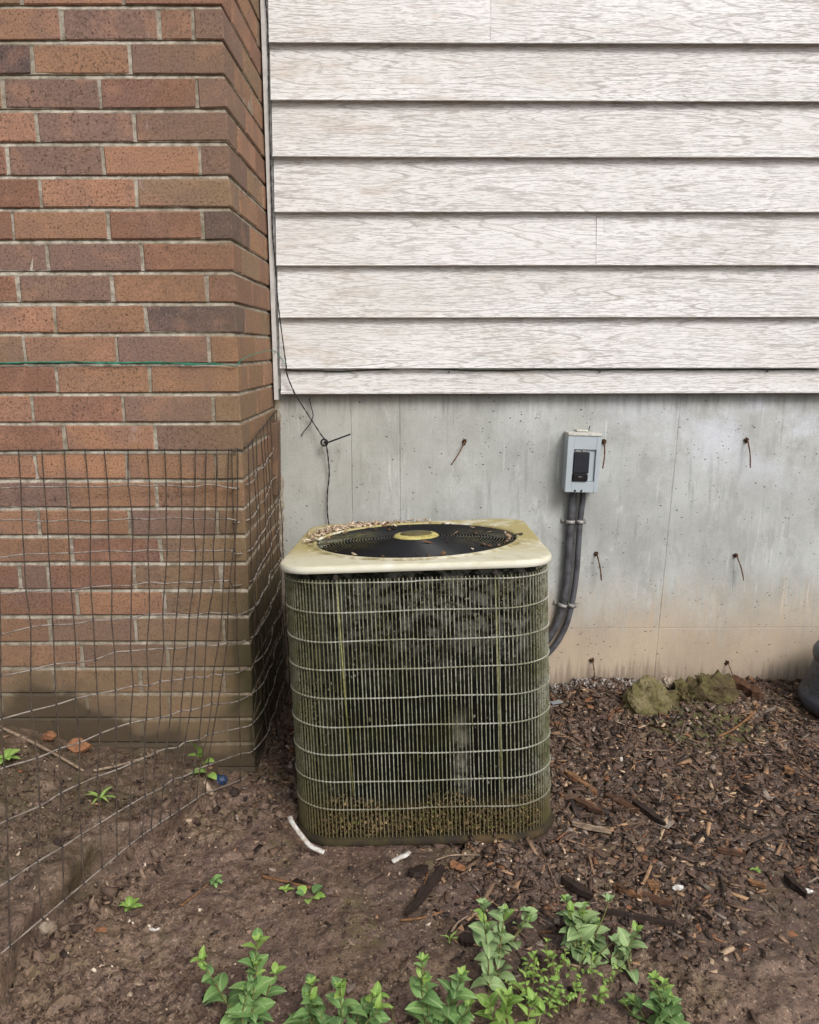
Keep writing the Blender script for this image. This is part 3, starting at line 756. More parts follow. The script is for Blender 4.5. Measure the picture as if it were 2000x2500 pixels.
# J channel in the corner
mb = MB(); zt = edges_z[-1] + 0.04
x0 = XC + 0.004
mb.bbox(x0 - XC, x0 + 0.0025 - XC, -0.038, 0.0, -0.008, zt - 0.87, 0.0005)
mb.bbox(x0 - XC, x0 + 0.011 - XC, -0.041, -0.0385, -0.0085, zt - 0.8705, 0.0006)
mb.bbox(x0 + 0.0085 - XC, x0 + 0.0105 - XC, -0.0383, -0.028, -0.008, zt - 0.871, 0.0004)
mb.build('corner_channel', M['trim'], siding)
# nails in the lowest lap
for px in (946, 1263, 1615):
    q = on_wall(px * K, 783 * K, 0.02); v, f = tube([q + Vector((-XC, -YB, -0.87)), q + Vector((-XC, -YB - 0.006, -0.87))], 0.0024, 8)
    mesh_obj('nail', v, f, M['bolt'], siding)

# ------------------------------------------------------------------ air conditioner
AC0 = Vector((0.035, 1.7655, -0.029)); ACR = (R(-3.6), R(-2.0), R(-0.8))     # it has settled toward the wall
ac = empty('air_conditioner', AC0, ACR)
tag(ac, 'mossy cream air conditioner condenser with wire grille standing on the soil', 'air conditioner')
def rsq(half, r, n):
    """n points evenly along a rounded square, starting mid front, with outward normals"""
    st = half - r; L = 8 * st + 2 * math.pi * r; out = []
    segs = []
    # start at front middle going right (counter clockwise from above)
    cs = [(st, -st, -90), (st, st, 0), (-st, st, 90), (-st, -st, 180)]
    pts = []
    for i in range(n):
        s = L * i / n
        s2 = s
        if s2 < st: pts.append((s2, -half, 0, -1)); continue
        s2 -= st; done = False
        for k, (cx, cy, a0) in enumerate(cs):
            al = math.pi * r / 2
            if s2 < al:
                a = R(a0) + s2 / r; pts.append((cx + r * math.cos(a), cy + r * math.sin(a), math.cos(a), math.sin(a))); done = True; break
            s2 -= al
            ln = 2 * st if k < 3 else st
            if s2 < ln + 1e-9:
                d = [(0, 1), (-1, 0), (0, -1), (1, 0)][k]; sx = [(half, -st), (st, half), (-half, st), (-st, -half)][k]; nm = [(1, 0), (0, 1), (-1, 0), (0, -1)][k]
                pts.append((sx[0] + d[0] * s2, sx[1] + d[1] * s2, nm[0], nm[1])); done = True; break
            s2 -= ln
        if not done: pts.append((0, -half, 0, -1))
    return pts
def loft(loops, close=True):
    v = []; f = []; n = len(loops[0])
    for l in loops: v += l
    for k in range(len(loops) - 1):
        for i in range(n):
            j = (i + 1) % n; f.append((k * n + i, k * n + j, (k + 1) * n + j, (k + 1) * n + i))
    return v, f
HB, RB = 0.275, 0.104
LIDZ = 0.596
NL = 128
def rs_loop(half, r, z, n=NL): return [(p[0], p[1], z) for p in rsq(half, r, n)]
# base pan
l = [rs_loop(HB - 0.03, RB - 0.02, 0.0), rs_loop(HB + 0.006, RB, 0.0), rs_loop(HB + 0.008, RB, 0.004), rs_loop(HB + 0.006, RB, 0.012), rs_loop(HB + 0.002, RB, 0.016), rs_loop(HB - 0.024, RB - 0.01, 0.018)]
v, f = loft(l); f.append(tuple(range(5 * NL, 6 * NL))); mesh_obj('base_pan', v, f, M['base'], ac, True)
# coil
l = [rs_loop(HB - 0.022, RB - 0.018, 0.019), rs_loop(HB - 0.022, RB - 0.018, LIDZ - 0.012)]
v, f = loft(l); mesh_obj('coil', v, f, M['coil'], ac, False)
# vertical wires of the grille
NW = 244
pw = rsq(HB, RB, NW)
mb = MB(); ZG0, ZG1 = 0.017, LIDZ - 0.029
for i, (x, y, nx_, ny_) in enumerate(pw):
    tx, ty = -ny_, nx_
    wob = random.uniform(-0.0009, 0.0009) + (random.uniform(-0.003, 0.003) if random.random() < 0.12 else 0); w = 0.0009 * random.uniform(0.75, 1.2); dth = 0.0014
    a = []
    for z, k in ((ZG0, 0.0), ((ZG0 + ZG1) / 2, 1.0), (ZG1, 0.2)):
        cx, cy = x + tx * wob * k, y + ty * wob * k
        for sx, sy in ((-w, -dth), (w, -dth), (w, dth), (-w, dth)):
            a.append((cx + tx * sx + nx_ * sy, cy + ty * sx + ny_ * sy, z))
    ff = []
    for s_ in range(2):
        for k in range(4): ff.append((s_ * 4 + k, s_ * 4 + (k + 1) % 4, s_ * 4 + 4 + (k + 1) % 4, s_ * 4 + 4 + k))
    mb.add(a, ff)
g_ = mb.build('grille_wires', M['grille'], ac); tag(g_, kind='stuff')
# horizontal bands, thicker at each crossing
zs = [LIDZ - 0.0355 - 0.0600 * i for i in range(9)]
for bi, z in enumerate(zs):
    loops = [[], [], [], []]
    pb = rsq(HB + 0.0012, RB, NW * 3)
    for i, (x, y, nx_, ny_) in enumerate(pb):
        big = (i % 3 == 0); h = 0.0023 if big else 0.0011; o_ = 0.0024 if big else 0.0012
        zz = z + 0.001 * math.sin(i * 0.05 + bi * 1.7)
        loops[0].append((x, y, zz - h)); loops[1].append((x + nx_ * o_, y + ny_ * o_, zz - h * 0.6)); loops[2].append((x + nx_ * o_, y + ny_ * o_, zz + h * 0.6)); loops[3].append((x, y, zz + h))
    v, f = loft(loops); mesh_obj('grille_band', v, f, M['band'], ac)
# upright struts and bolts under the lid
for sx, lean in ((-0.158, 0.014), (0.158, 0.004)):
    v, f = tube([(sx, -HB + 0.004, LIDZ - 0.02), (sx + lean * 0.4, -HB - 0.0012, 0.35), (sx + lean, -HB - 0.0012, 0.11)], 0.0017, 6)
    mesh_obj('strut', v, f, M['strut'], ac, True)
    mb = MB(); mb.tube([(sx, -HB - 0.001, LIDZ - 0.0225), (sx, -HB - 0.0125, LIDZ - 0.0225)], 0.0052, 6); mb.tube([(sx, -HB - 0.0125, LIDZ - 0.0225), (sx, -HB - 0.0155, LIDZ - 0.0225)], 0.0032, 8)
    mb.build('bolt', M['bolt'], ac)
# lid: rounded plate with a round opening
HL, RL = 0.279, 0.070
dense = rsq(HL, RL, 1440); angs = np.array([math.atan2(p[1], p[0]) for p in dense]); rad = np.array([math.hypot(p[0], p[1]) for p in dense])
od = np.argsort(angs); angs, rad = angs[od], rad[od]
def lid_loop(inset, z):
    out = []
    for i in range(NL):
        a = -math.pi + 2 * math.pi * (i + 0.5) / NL; r = float(np.interp(a, angs, rad)) - inset; out.append((r * math.cos(a), r * math.sin(a), z))
    return out
def circ(r, z): return [(r * math.cos(-math.pi + 2 * math.pi * (i + .5) / NL), r * math.sin(-math.pi + 2 * math.pi * (i + .5) / NL), z) for i in range(NL)]
l = [lid_loop(0.012, LIDZ - 0.010), lid_loop(0.0015, LIDZ - 0.0152), lid_loop(0, LIDZ - 0.0147), lid_loop(-0.0004, LIDZ - 0.008), lid_loop(0.0, LIDZ - 0.0034), lid_loop(0.0011, LIDZ - 0.0012), lid_loop(0.0038, LIDZ - 0.0003), lid_loop(0.013, LIDZ)]
a_, b_ = lid_loop(0.013, LIDZ), circ(0.242, LIDZ)
def lerp_loop(t): return [tuple(p[k] * (1 - t) + q[k] * t for k in range(3)) for p, q in zip(a_, b_)]
l += [lerp_loop(0.5), lerp_loop(0.9), circ(0.239, LIDZ + 0.001), circ(0.237, LIDZ + 0.003), circ(0.233, LIDZ + 0.003), circ(0.2305, LIDZ + 0.001), circ(0.229, LIDZ - 0.008), circ(0.228, LIDZ - 0.03)]
v, f = loft(l); mesh_obj('lid', v, f, M['lid'], ac, True)
# shroud under the opening, so the fan stands in a dark drum
mb = MB(); mb.lathe([(0.2278, LIDZ - 0.02), (0.225, LIDZ - 0.16), (0.0, LIDZ - 0.163)], 64); mb.build('fan_shroud', M['fan'], ac, True)
# fan
fan = empty('fan'); fan.parent = ac; fan.location = (0, 0, LIDZ - 0.075)
bpy.data.objects.remove(fan)
mb = MB(); mb.lathe([(0.0, -0.03), (0.05, -0.028), (0.055, 0.02), (0.05, 0.03), (0.0, 0.032)], 32, (0, 0, LIDZ - 0.075)); motor = mb.build('fan_motor', M['fan'], ac, True)
for k in range(4):
    a0 = k * math.pi / 2 + 0.5; v = []; f = []
    for i in range(7):
        r = 0.05 + 0.165 * i / 6
        for j in range(5):
            a = a0 + (j / 4 - 0.5) * (0.75 + 0.35 * i / 6); v.append((r * math.cos(a), r * math.sin(a), LIDZ - 0.075 + (j / 4 - 0.5) * 0.05))
    for i in range(6):
        for j in range(4): f.append((i * 5 + j, i * 5 + j + 1, i * 5 + 6 + j, i * 5 + 5 + j))
    mesh_obj('fan_blade', v, f, M['fan'], ac, True)
# guard: rings on spokes
mb = MB(); nr = 26
def gzr(r): return LIDZ - 0.003 + 0.010 * (1 - (r / 0.236) ** 2)
for k in range(nr):
    r = 0.054 + (0.230 - 0.054) * k / (nr - 1)
    mb.tube([(r * math.cos(a), r * math.sin(a), gzr(r)) for a in np.linspace(0, 2 * math.pi, 73)[:-1]], 0.00155, 4, True)
guard = mb.build('guard_rings', M['guard'], ac, True)
for k in range(8):
    a = k * math.pi / 4
    v, f = tube([(r * math.cos(a), r * math.sin(a), gzr(r) - 0.003) for r in (0.045, 0.1, 0.16, 0.21, 0.238)], 0.0022, 6)
    mesh_obj('guard_spoke', v, f, M['guard'], ac, True)
    if k % 4 == 0:
        v, f = tube([(0.226 * math.cos(a), 0.226 * math.sin(a), LIDZ + 0.002), (0.247 * math.cos(a), 0.247 * math.sin(a), LIDZ + 0.005)], 0.003, 6)
        mesh_obj('guard_clip', v, f, M['bolt'], ac)
mb = MB(); h0 = gzr(0.05)
mb.lathe([(0.050, -0.004), (0.053, 0.001), (0.052, 0.003), (0.047, 0.006), (0.039, 0.0075), (0.037, 0.0068)], 48, (0, 0, h0)); hub = mb.build('hub_ring', M['hubring'], ac, True)
mb = MB(); mb.lathe([(0.037, 0.0066), (0.036, 0.0088), (0.02, 0.0093), (0.0, 0.0095)], 40, (0, 0, h0)); mb.build('hub_cap', M['hubcap'], ac, True)
ACM = Matrix.Translation(AC0) @ Matrix.Rotation(ACR[2], 4, 'Z') @ Matrix.Rotation(ACR[1], 4, 'Y') @ Matrix.Rotation(ACR[0], 4, 'X')

# ------------------------------------------------------------------ loose pieces
def chips(n, pos_fn, size_fn, pal, name, mat, seed, lift=0.35, tilt=0.35, kindbox=True):
    r = np.random.default_rng(seed)
    P = pos_fn(n, r); n = len(P)
    L, Wd, T = size_fn(n, r)
    yaw = r.uniform(0, 2 * np.pi, n); pit = r.normal(0, tilt, n); rol = r.normal(0, tilt, n)
    base = np.array([[-1, -1, -1], [1, -.8, -1], [1, .9, -1], [-1, 1, -1], [-1, -1, 1], [1, -.8, 1], [1, .9, 1], [-1, 1, 1]], float) * 0.5
    Vb = base[None] * np.stack([L, Wd, T], 1)[:, None, :]
    Vb = Vb * r.uniform(0.55, 1.25, (n, 8, 1)) + r.normal(0, 1, (n, 8, 3)) * (T * 0.22)[:, None, None]
    def rot(A, c, s, i, j):
        a, b = A[..., i].copy(), A[..., j].copy(); A[..., i] = a * c[:, None] - b * s[:, None]; A[..., j] = a * s[:, None] + b * c[:, None]
    rot(Vb, np.cos(rol), np.sin(rol), 1, 2); rot(Vb, np.cos(pit), np.sin(pit), 0, 2); rot(Vb, np.cos(yaw), np.sin(yaw), 0, 1)
    zlow = Vb[..., 2].min(1)
    P = P.copy(); P[:, 2] += -zlow * lift
    Vb += P[:, None, :]
    Fb = np.array([[0, 3, 2, 1], [4, 5, 6, 7], [0, 1, 5, 4], [1, 2, 6, 5], [2, 3, 7, 6], [3, 0, 4, 7]])
    Fa = (Fb[None] + (np.arange(n) * 8)[:, None, None]).reshape(-1, 4)
    me = bpy.data.meshes.new(name)
    me.vertices.add(n * 8); me.vertices.foreach_set('co', Vb.astype(np.float32).ravel())
    me.loops.add(Fa.size); me.loops.foreach_set('vertex_index', Fa.astype(np.int32).ravel())
    me.polygons.add(len(Fa)); me.polygons.foreach_set('loop_start', np.arange(0, Fa.size, 4, dtype=np.int32))
    me.update(calc_edges=True); me.materials.append(mat)
    pal_l = np.array([[lin(c) for c in q] for q, w in pal]); wts = np.array([w for q, w in pal], float); wts /= wts.sum()
    ci = r.choice(len(pal), n, p=wts); cc = pal_l[ci] * r.uniform(0.7, 1.25, (n, 1)); cc = np.concatenate([np.clip(cc, 0, 1), np.ones((n, 1))], 1)
    at = me.color_attributes.new('tint', 'FLOAT_COLOR', 'POINT'); at.data.foreach_set('color', np.repeat(cc, 8, 0).astype(np.float32).ravel())
    o = bpy.data.objects.new(name, me); COL.objects.link(o); return o
def inside_ac(x, y, m=0.0):
    return (np.abs(x - AC0.x) < 0.27 + m) & (np.abs(y - AC0.y) < 0.27 + m)
def mulch_density(x, y):
    n = 0.5 + 0.5 * fbm(x * 3.1, y * 3.1, 3, 77)
    right = sstep(x + 0.35 * (n - 0.5), 0.10, 0.32) * sstep(y, 1.22 + 0.12 * (n - .5), 1.42)
    bare = np.exp(-((x - 0.75) / 0.20) ** 2 - ((y - 1.28) / 0.2) ** 2)
    frontm = sstep(y, 1.12, 1.30) * sstep(x, -0.02, 0.16) * sstep(x, 0.75, 0.45)
    corner = np.exp(-((x + 0.30) / 0.06) ** 2 - ((y - 1.85) / 0.25) ** 2)
    left = 0.016
    return np.clip(np.maximum(np.maximum(right * (1 - 0.75 * bare), frontm), np.maximum(corner, left)) * (0.45 + 0.9 * n), 0, 1)
def pos_mulch(n, r):
    x = r.uniform(-1.0, 1.5, n * 3); y = r.uniform(0.85, 2.3, n * 3)
    k = (r.uniform(0, 1, n * 3) < mulch_density(x, y)) & ~inside_ac(x, y) & (y < YB + (x - XC) * WA - 0.004) & ~((x < XC) & (y > YF - 0.01))
    x, y = x[k][:n], y[k][:n]
    return np.stack([x, y, g_full(x, y)], 1)
MPAL = [((98, 78, 65), 5), ((122, 99, 80), 3), ((78, 62, 53), 6), ((52, 43, 38), 5), ((150, 120, 92), 1.3), ((180, 156, 128), 0.6), ((126, 114, 104), 2.0), ((126, 88, 62), 1.0)]
o = chips(13000, pos_mulch, lambda n, r: (np.exp(r.normal(-4.28, 0.6, n)), np.exp(r.normal(-4.98, 0.5, n)), np.exp(r.normal(-6.2, 0.35, n))), MPAL, 'bark_mulch', M['mulch'], 5, 0.4, 0.24)
tag(o, 'dark brown shredded bark mulch spread on the soil right of the unit', 'mulch', None, 'stuff')
def pos_any(n, r):
    x = r.uniform(-1.1, 1.4, n); y = r.uniform(0.85, 2.28, n)
    k = ~inside_ac(x, y) & (y < YB + (x - XC) * WA - 0.004) & ~((x < XC) & (y > YF - 0.006)) & (r.uniform(0, 1, n) < 0.2 + 0.8 * sstep(fbm(x * 5, y * 5, 3, 71), -0.2, 0.35))
    x, y = x[k], y[k]; return np.stack([x, y, g_full(x, y)], 1)
SPAL = [((104, 87, 75), 5), ((90, 74, 64), 5), ((122, 104, 88), 2.5), ((70, 57, 50), 3), ((166, 148, 128), 0.4), ((206, 192, 172), 0.14)]
o = chips(42000, pos_any, lambda n, r: (np.exp(r.normal(-5.45, 0.45, n)), np.exp(r.normal(-5.5, 0.45, n)), np.exp(r.normal(-5.6, 0.4, n))), SPAL, 'soil_crumbs', M['bits'], 9, -0.05, 0.6)
tag(o, 'small brown crumbs of earth scattered over the bare soil', 'soil crumbs', None, 'stuff')
def pos_edge(n, r):
    t = r.uniform(0.25, 1.5, n); x = FA[0] + (FB[0] - FA[0]) * t + r.normal(0.012, 0.014, n); y = FA[1] + (FB[1] - FA[1]) * t; return np.stack([x, y, g_full(x, y)], 1)
o = chips(170, pos_edge, lambda n, r: (np.exp(r.normal(-4.2, 0.4, n)), np.exp(r.normal(-4.4, 0.35, n)), np.exp(r.normal(-4.6, 0.35, n))), SPAL, 'earth_crumbs', M['bits'], 19, 0.2, 0.6)
tag(o, 'dark crumbled earth along the edge of the raised bed at left', 'soil crumbs', None, 'stuff')
def pos_foot(n, r):
    x = r.uniform(0.30, 0.78, n); y = wall_y(x) - 0.01 - np.abs(r.normal(0, 0.03, n)); return np.stack([x, y, g_full(x, y)], 1)
o = chips(420, pos_foot, lambda n, r: (np.exp(r.normal(-4.9, 0.4, n)), np.exp(r.normal(-5.0, 0.4, n)), np.exp(r.normal(-5.3, 0.4, n))), [((150, 146, 142), 3), ((118, 112, 108), 3), ((178, 172, 166), 1), ((96, 82, 72), 2)], 'grey_gravel', M['bits'], 15, 0.5, 0.5)
tag(o, 'pale grey gravel and crumbled concrete along the foot of the foundation', 'gravel', None, 'stuff')
# litter on the back left of the lid and in the foot of the grille
def pos_lid(n, r):
    a = r.normal(R(136), R(22), n); rr = 0.243 + np.abs(r.normal(0, 0.026, n)) - 0.006
    x, y = rr * np.cos(a), rr * np.sin(a)
    k = (np.abs(x) < 0.268) & (np.abs(y) < 0.268) & ((np.abs(x) + np.abs(y)) < 0.48); x, y = x[k], y[k]
    P = np.stack([x, y, np.full(len(x), LIDZ + 0.001), np.ones(len(x))], 1) @ np.array(ACM).T; P[:, 2] += r.uniform(0, 0.006, len(x)); return P[:, :3]
o = chips(380, pos_lid, lambda n, r: (np.exp(r.normal(-5.0, 0.5, n)), np.exp(r.normal(-5.4, 0.4, n)), np.exp(r.normal(-6.3, 0.3, n))), [((196, 178, 156), 4), ((168, 146, 122), 4), ((214, 200, 180), 3), ((122, 104, 86), 2)], 'leaf_litter', M['bits'], 25, 0.6, 0.35)
tag(o, 'pale dry leaf litter piled on the back left of the lid', 'leaf litter', None, 'stuff')
def pos_guard(n, r):
    a = r.uniform(0, 2 * np.pi, n); rr = 0.06 + 0.165 * np.sqrt(r.uniform(0, 1, n)); rr = np.where(r.uniform(0, 1, n) < 0.5, 0.215, rr)
    P = np.stack([rr * np.cos(a), rr * np.sin(a), LIDZ - 0.001 + 0.010 * (1 - (rr / 0.236) ** 2), np.ones(n)], 1) @ np.array(ACM).T; return P[:, :3]
o = chips(46, pos_guard, lambda n, r: (np.exp(r.normal(-4.75, 0.4, n)), np.exp(r.normal(-5.1, 0.35, n)), np.exp(r.normal(-6.0, 0.3, n))), [((150, 126, 104), 3), ((96, 74, 56), 3), ((196, 180, 160), 1)], 'leaf_bits', M['bits'], 27, 0.6, 0.3)
tag(o, 'few small dry leaf bits lying on the black fan guard', 'leaf bits', None, 'stuff')
def pos_pan(n, r):
    pts = rsq(HB - 0.008, RB - 0.006, 2000); idx = r.integers(0, 2000, n); pts = np.array(pts)[idx]
    zz = 0.019 + np.abs(r.beta(1.1, 1.5, n)) * (0.075 + 0.02 * np.sin(pts[:, 0] * 30))
    off = r.uniform(-0.007, 0.004, n)
    P = np.stack([pts[:, 0] + pts[:, 2] * off, pts[:, 1] + pts[:, 3] * off, zz, np.ones(n)], 1) @ np.array(ACM).T; return P[:, :3]
o = chips(8500, pos_pan, lambda n, r: (np.exp(r.normal(-5.1, 0.4, n)), np.exp(r.normal(-5.6, 0.35, n)), np.exp(r.normal(-6.2, 0.3, n))), [((108, 90, 62), 4), ((80, 67, 46), 4), ((130, 112, 78), 2), ((98, 98, 50), 1.6), ((160, 136, 98), 0.5)], 'trapped_litter', M['bits'], 35, 0.0, 0.7)
tag(o, 'brown litter and moss trapped behind the foot of the grille', 'litter', None, 'stuff')

def pos_lint(n, r):
    pts = np.array(rsq(HB - 0.012, RB - 0.008, 4000)); idx = r.integers(0, 4000, n * 4); pts = pts[idx]; z = r.uniform(0.10, LIDZ - 0.04, n * 4)
    d = 0.5 + 0.5 * fbm(pts[:, 0] * 16 + 9, z * 16 + pts[:, 1] * 16, 4, 91)
    w = sstep(d, 0.48, 0.72) * (0.12 + 0.88 * sstep(z, 0.36, 0.52)) * (0.45 + 0.55 * sstep(pts[:, 0], -0.15, 0.1)) + 0.5 * sstep(pts[:, 0], -0.17, -0.24) * sstep(d, 0.4, 0.6)
    k = r.uniform(0, 1, n * 4) < w; pts, z = pts[k][:n], z[k][:n]; m = len(pts); off = r.uniform(-0.006, 0.009, m)
    P = np.stack([pts[:, 0] + pts[:, 2] * off, pts[:, 1] + pts[:, 3] * off, z, np.ones(m)], 1) @ np.array(ACM).T; return P[:, :3]
o = chips(5200, pos_lint, lambda n, r: (np.exp(r.normal(-5.3, 0.4, n)), np.exp(r.normal(-5.7, 0.35, n)), np.exp(r.normal(-6.4, 0.3, n))), [((112, 110, 98), 4), ((88, 86, 70), 4), ((70, 70, 40), 3), ((134, 132, 122), 1.5)], 'grille_lint', M['bits'], 45, 0.0, 1.2)
tag(o, 'grey green lint and dirt clinging behind the upper grille', 'lint', None, 'stuff')

# ------------------------------------------------------------------ disconnect box, conduits, straps
bc = on_wall(1227.5 * K, 976 * K, 0.058)
bx = empty('disconnect_box', (bc.x, wall_y(bc.x), bc.z), (0, R(1.6), math.atan(WA)))
tag(bx, 'grey electrical disconnect box with black handle on the concrete wall', 'electrical box')
bw, bh, bd = 0.0455, 0.0815, 0.056
mb = MB(); mb.bbox(-bw, bw, -bd + 0.006, 0.0, -bh, bh, 0.002); mb.build('housing', M['box'], bx)
# cover with a window cut out of it
def frame(x0, x1, z0, z1, a0, a1, c0, c1, yf, yb):
    m = MB(); m.bbox(x0, a0, yf, yb, z0, z1, 0.0012); m.bbox(a1, x1, yf, yb, z0, z1, 0.0012); m.bbox(a0, a1, yf + 0.0004, yb, c1, z1 - 0.0003, 0.0008); m.bbox(a0, a1, yf + 0.0004, yb, z0 + 0.0003, c0, 0.0008); return m
wx0, wx1, wz0, wz1 = -0.0285, 0.0335, -0.052, 0.038
frame(-bw - 0.001, bw + 0.001, -bh - 0.001, bh - 0.006, wx0, wx1, wz0, wz1, -bd - 0.003, -bd + 0.0055).build('cover', M['box'], bx)
mb = MB(); mb.bbox(-bw - 0.0015, bw + 0.0015, -bd - 0.005, -0.004, bh - 0.0055, bh + 0.002, 0.001); mb.build('rain_hood', M['boxtop'], bx)
mb = MB(); mb.bbox(-0.018, 0.016, -0.03, 0.0, bh + 0.0022, bh + 0.008, 0.0025); mb.build('hinge_boss', M['boxtop'], bx)
mb = MB(); mb.bbox(wx0 + 0.001, wx1 - 0.001, -bd + 0.004, -bd + 0.0075, wz0 + 0.001, wz1 - 0.001, 0.0006); mb.build('inner_plate', M['box'], bx)
mb = MB(); mb.bbox(-0.0275, 0.016, -bd - 0.006, -bd + 0.0045, -0.028, 0.031, 0.002); h_ = mb.build('pull_handle', M['blackpl'], bx)
mb = MB(); mb.bbox(-0.0285, 0.0145, -bd - 0.0085, -bd + 0.0045, -0.0505, -0.0285, 0.003); h2 = mb.build('handle_foot', M['blackgl'], h_)
mb = MB(); mb.box(-0.0115, -0.0070, -bd - 0.0090, -bd - 0.0086, -0.0385, -0.0362); mb.box(-0.0060, -0.0042, -bd - 0.0090, -bd - 0.0086, -0.0385, -0.0362); mb.box(-0.0035, -0.0010, -bd - 0.0090, -bd - 0.0086, -0.0370, -0.0362); mb.build('print', M['print'], h_)
mb = MB(); mb.box(-0.022, -0.010, -bd - 0.002, -bd + 0.0045, 0.0325, 0.0355); mb.box(-0.004, 0.010, -bd - 0.002, -bd + 0.0045, 0.0325, 0.0355); mb.build('brass_contact', M['strap'], bx)
for sx in (-0.018, 0.0):
    v, f = tube([(sx, -bd - 0.004, -bh + 0.004), (sx, -bd - 0.0015, -bh + 0.004)], 0.0032, 8); mesh_obj('screw', v, f, M['bolt'], bx)
v, f = tube([(0.02, -0.01, bh + 0.003), (0.022, -0.012, bh + 0.018)], 0.0013, 6); mesh_obj('sealing_wire', v, f, M['bolt'], bx)

def conduit(pix, r, label):
    P = [on_wall(x * K, y * K, 0.020) for x, y in pix]; P = smooth_path(P, 8)
    root = P[0]
    v, f = tube([p - root for p in P], r, 14); o = mesh_obj('conduit', v, f, M['conduit'], None, True); o.location = root
    return tag(o, label, 'conduit', 'conduits below the disconnect box')
conduit([(1208, 1030), (1205, 1060), (1201, 1100), (1197, 1160), (1193, 1220), (1184, 1275), (1169, 1320), (1142, 1362), (1102, 1400)], 0.0104, 'left grey conduit running from the electrical box down behind the unit')
conduit([(1228, 1030), (1226, 1060), (1221, 1100), (1217, 1160), (1212, 1220), (1203, 1275), (1190, 1320), (1166, 1362), (1125, 1402)], 0.0086, 'right thinner grey conduit curving from the electrical box behind the unit')
def strap(px, py, r, ang, label, side):
    c = on_wall(px * K, py * K, 0.020)
    o = empty('conduit_strap', (c.x, wall_y(c.x), c.z), (0, R(ang), math.atan(WA)))
    mb = MB(); v = []; f = []
    n = 12
    for i in range(n + 1):
        a = math.pi * i / n
        for rr, zz in ((r + 0.0008, -0.005), (r + 0.0022, -0.005), (r + 0.0022, 0.005), (r + 0.0008, 0.005)):
            v.append((rr * math.cos(a), -0.020 - rr * math.sin(a), zz))
    for i in range(n):
        for k in range(4): f.append((i * 4 + k, i * 4 + (k + 1) % 4, i * 4 + 4 + (k + 1) % 4, i * 4 + 4 + k))
    mesh_obj('band', v, f, M['strap'], o, True)
    for s_ in ((-1, 1)):
        mb = MB(); mb.bbox(min(s_ * (r + 0.0008), s_ * (r + 0.0022)), max(s_ * (r + 0.0008), s_ * (r + 0.0022)), -0.0205, -0.001, -0.005, 0.005, 0.0003); mb.build('leg', M['strap'], o)
    mb = MB(); mb.bbox(min(side * r, side * (r + 0.014)), max(side * r, side * (r + 0.014)), -0.004, -0.0008, -0.006, 0.006, 0.0006); mb.build('ear', M['strap'], o)
    v, f = tube([(side * (r + 0.008), -0.002, 0), (side * (r + 0.008), -0.009, 0)], 0.0036, 8); mesh_obj('screw', v, f, M['strap'], o)
    return tag(o, label, 'strap', 'straps holding the conduits')
strap(1201, 1099, 0.0104, 2, 'upper zinc strap on the left conduit below the electrical box', -1)
strap(1221, 1099, 0.0088, 4, 'upper zinc strap on the right conduit below the electrical box', 1)
strap(1184, 1275, 0.0104, 14, 'lower zinc strap on the left conduit beside the unit', -1)
strap(1203, 1275, 0.0088, 14, 'lower zinc strap on the right conduit beside the unit', 1)

# ------------------------------------------------------------------ rusty form ties left in the concrete
def tie(a, b, out, label, r=0.0019, col='rust'):
    A = on_wall(a[0] * K, a[1] * K, 0.0); B = on_wall(b[0] * K, b[1] * K, out)
    o = empty('wire_tie', (A.x, A.y, A.z)); z = Vector((0, 0, 0))
    mid = (B - A) * 0.5 + Vector((0.002, -0.004, 0.0))
    pts = [Vector((0, 0.01, 0)), Vector((0, -0.010, 0.0005)), (B - A) * 0.12 + Vector((0, -0.013, 0)), mid + Vector((0, -0.004, 0)), B - A]
    pts = smooth_path(pts, 4); n = len(pts)
    v, f = tube(pts, [r * random.uniform(0.8, 1.25) for _ in range(n)], 6); mesh_obj('wire', v, f, M[col], o, True)
    # ragged rust-stained pit around the hole
    v = [(0, -0.0016, 0)]; f = []
    for i in range(14):
        a_ = 2 * math.pi * i / 14; rr = 0.0078 * random.uniform(0.65, 1.3); v.append((rr * math.cos(a_), -0.0022, rr * math.sin(a_)))
    v2 = [(0, -0.0075, 0.0)] + [(x * 0.55, -0.0065 * random.uniform(0.7, 1.2), z_ * 0.55) for x, _, z_ in v[1:]]
    verts = v[1:] + v2[1:] + [(0, -0.003, 0)]
    f = [(i, (i + 1) % 14, 14 + (i + 1) % 14, 14 + i) for i in range(14)] + [(14 + i, 14 + (i + 1) % 14, 28) for i in range(14)]
    mesh_obj('pit_rim', verts, f, M['hole'], o)
    return tag(o, label, 'wire tie', 'rusty form ties in the concrete')
tie((978, 930), (950, 979), 0.05, 'rusty wire tie slanting down left, directly above the air conditioner')
tie((1271, 931), (1269, 987), 0.03, 'rusty wire tie just right of the electrical box')
tie((1571, 928), (1580, 986), 0.03, 'rusty wire tie in the upper right of the concrete wall')
tie((1255, 1166), (1266, 1223), 0.03, 'rusty wire tie halfway down, right of the two conduits')
tie((1548, 1170), (1566, 1223), 0.03, 'rusty wire tie halfway down the concrete wall at right')
tie((1246, 1390), (1251, 1446), 0.03, 'rusty wire tie low on the wall, just right of the unit')
tie((1530, 1396), (1547, 1446), 0.03, 'pale wire tie low on the wall above the wood chunk', 0.0013)

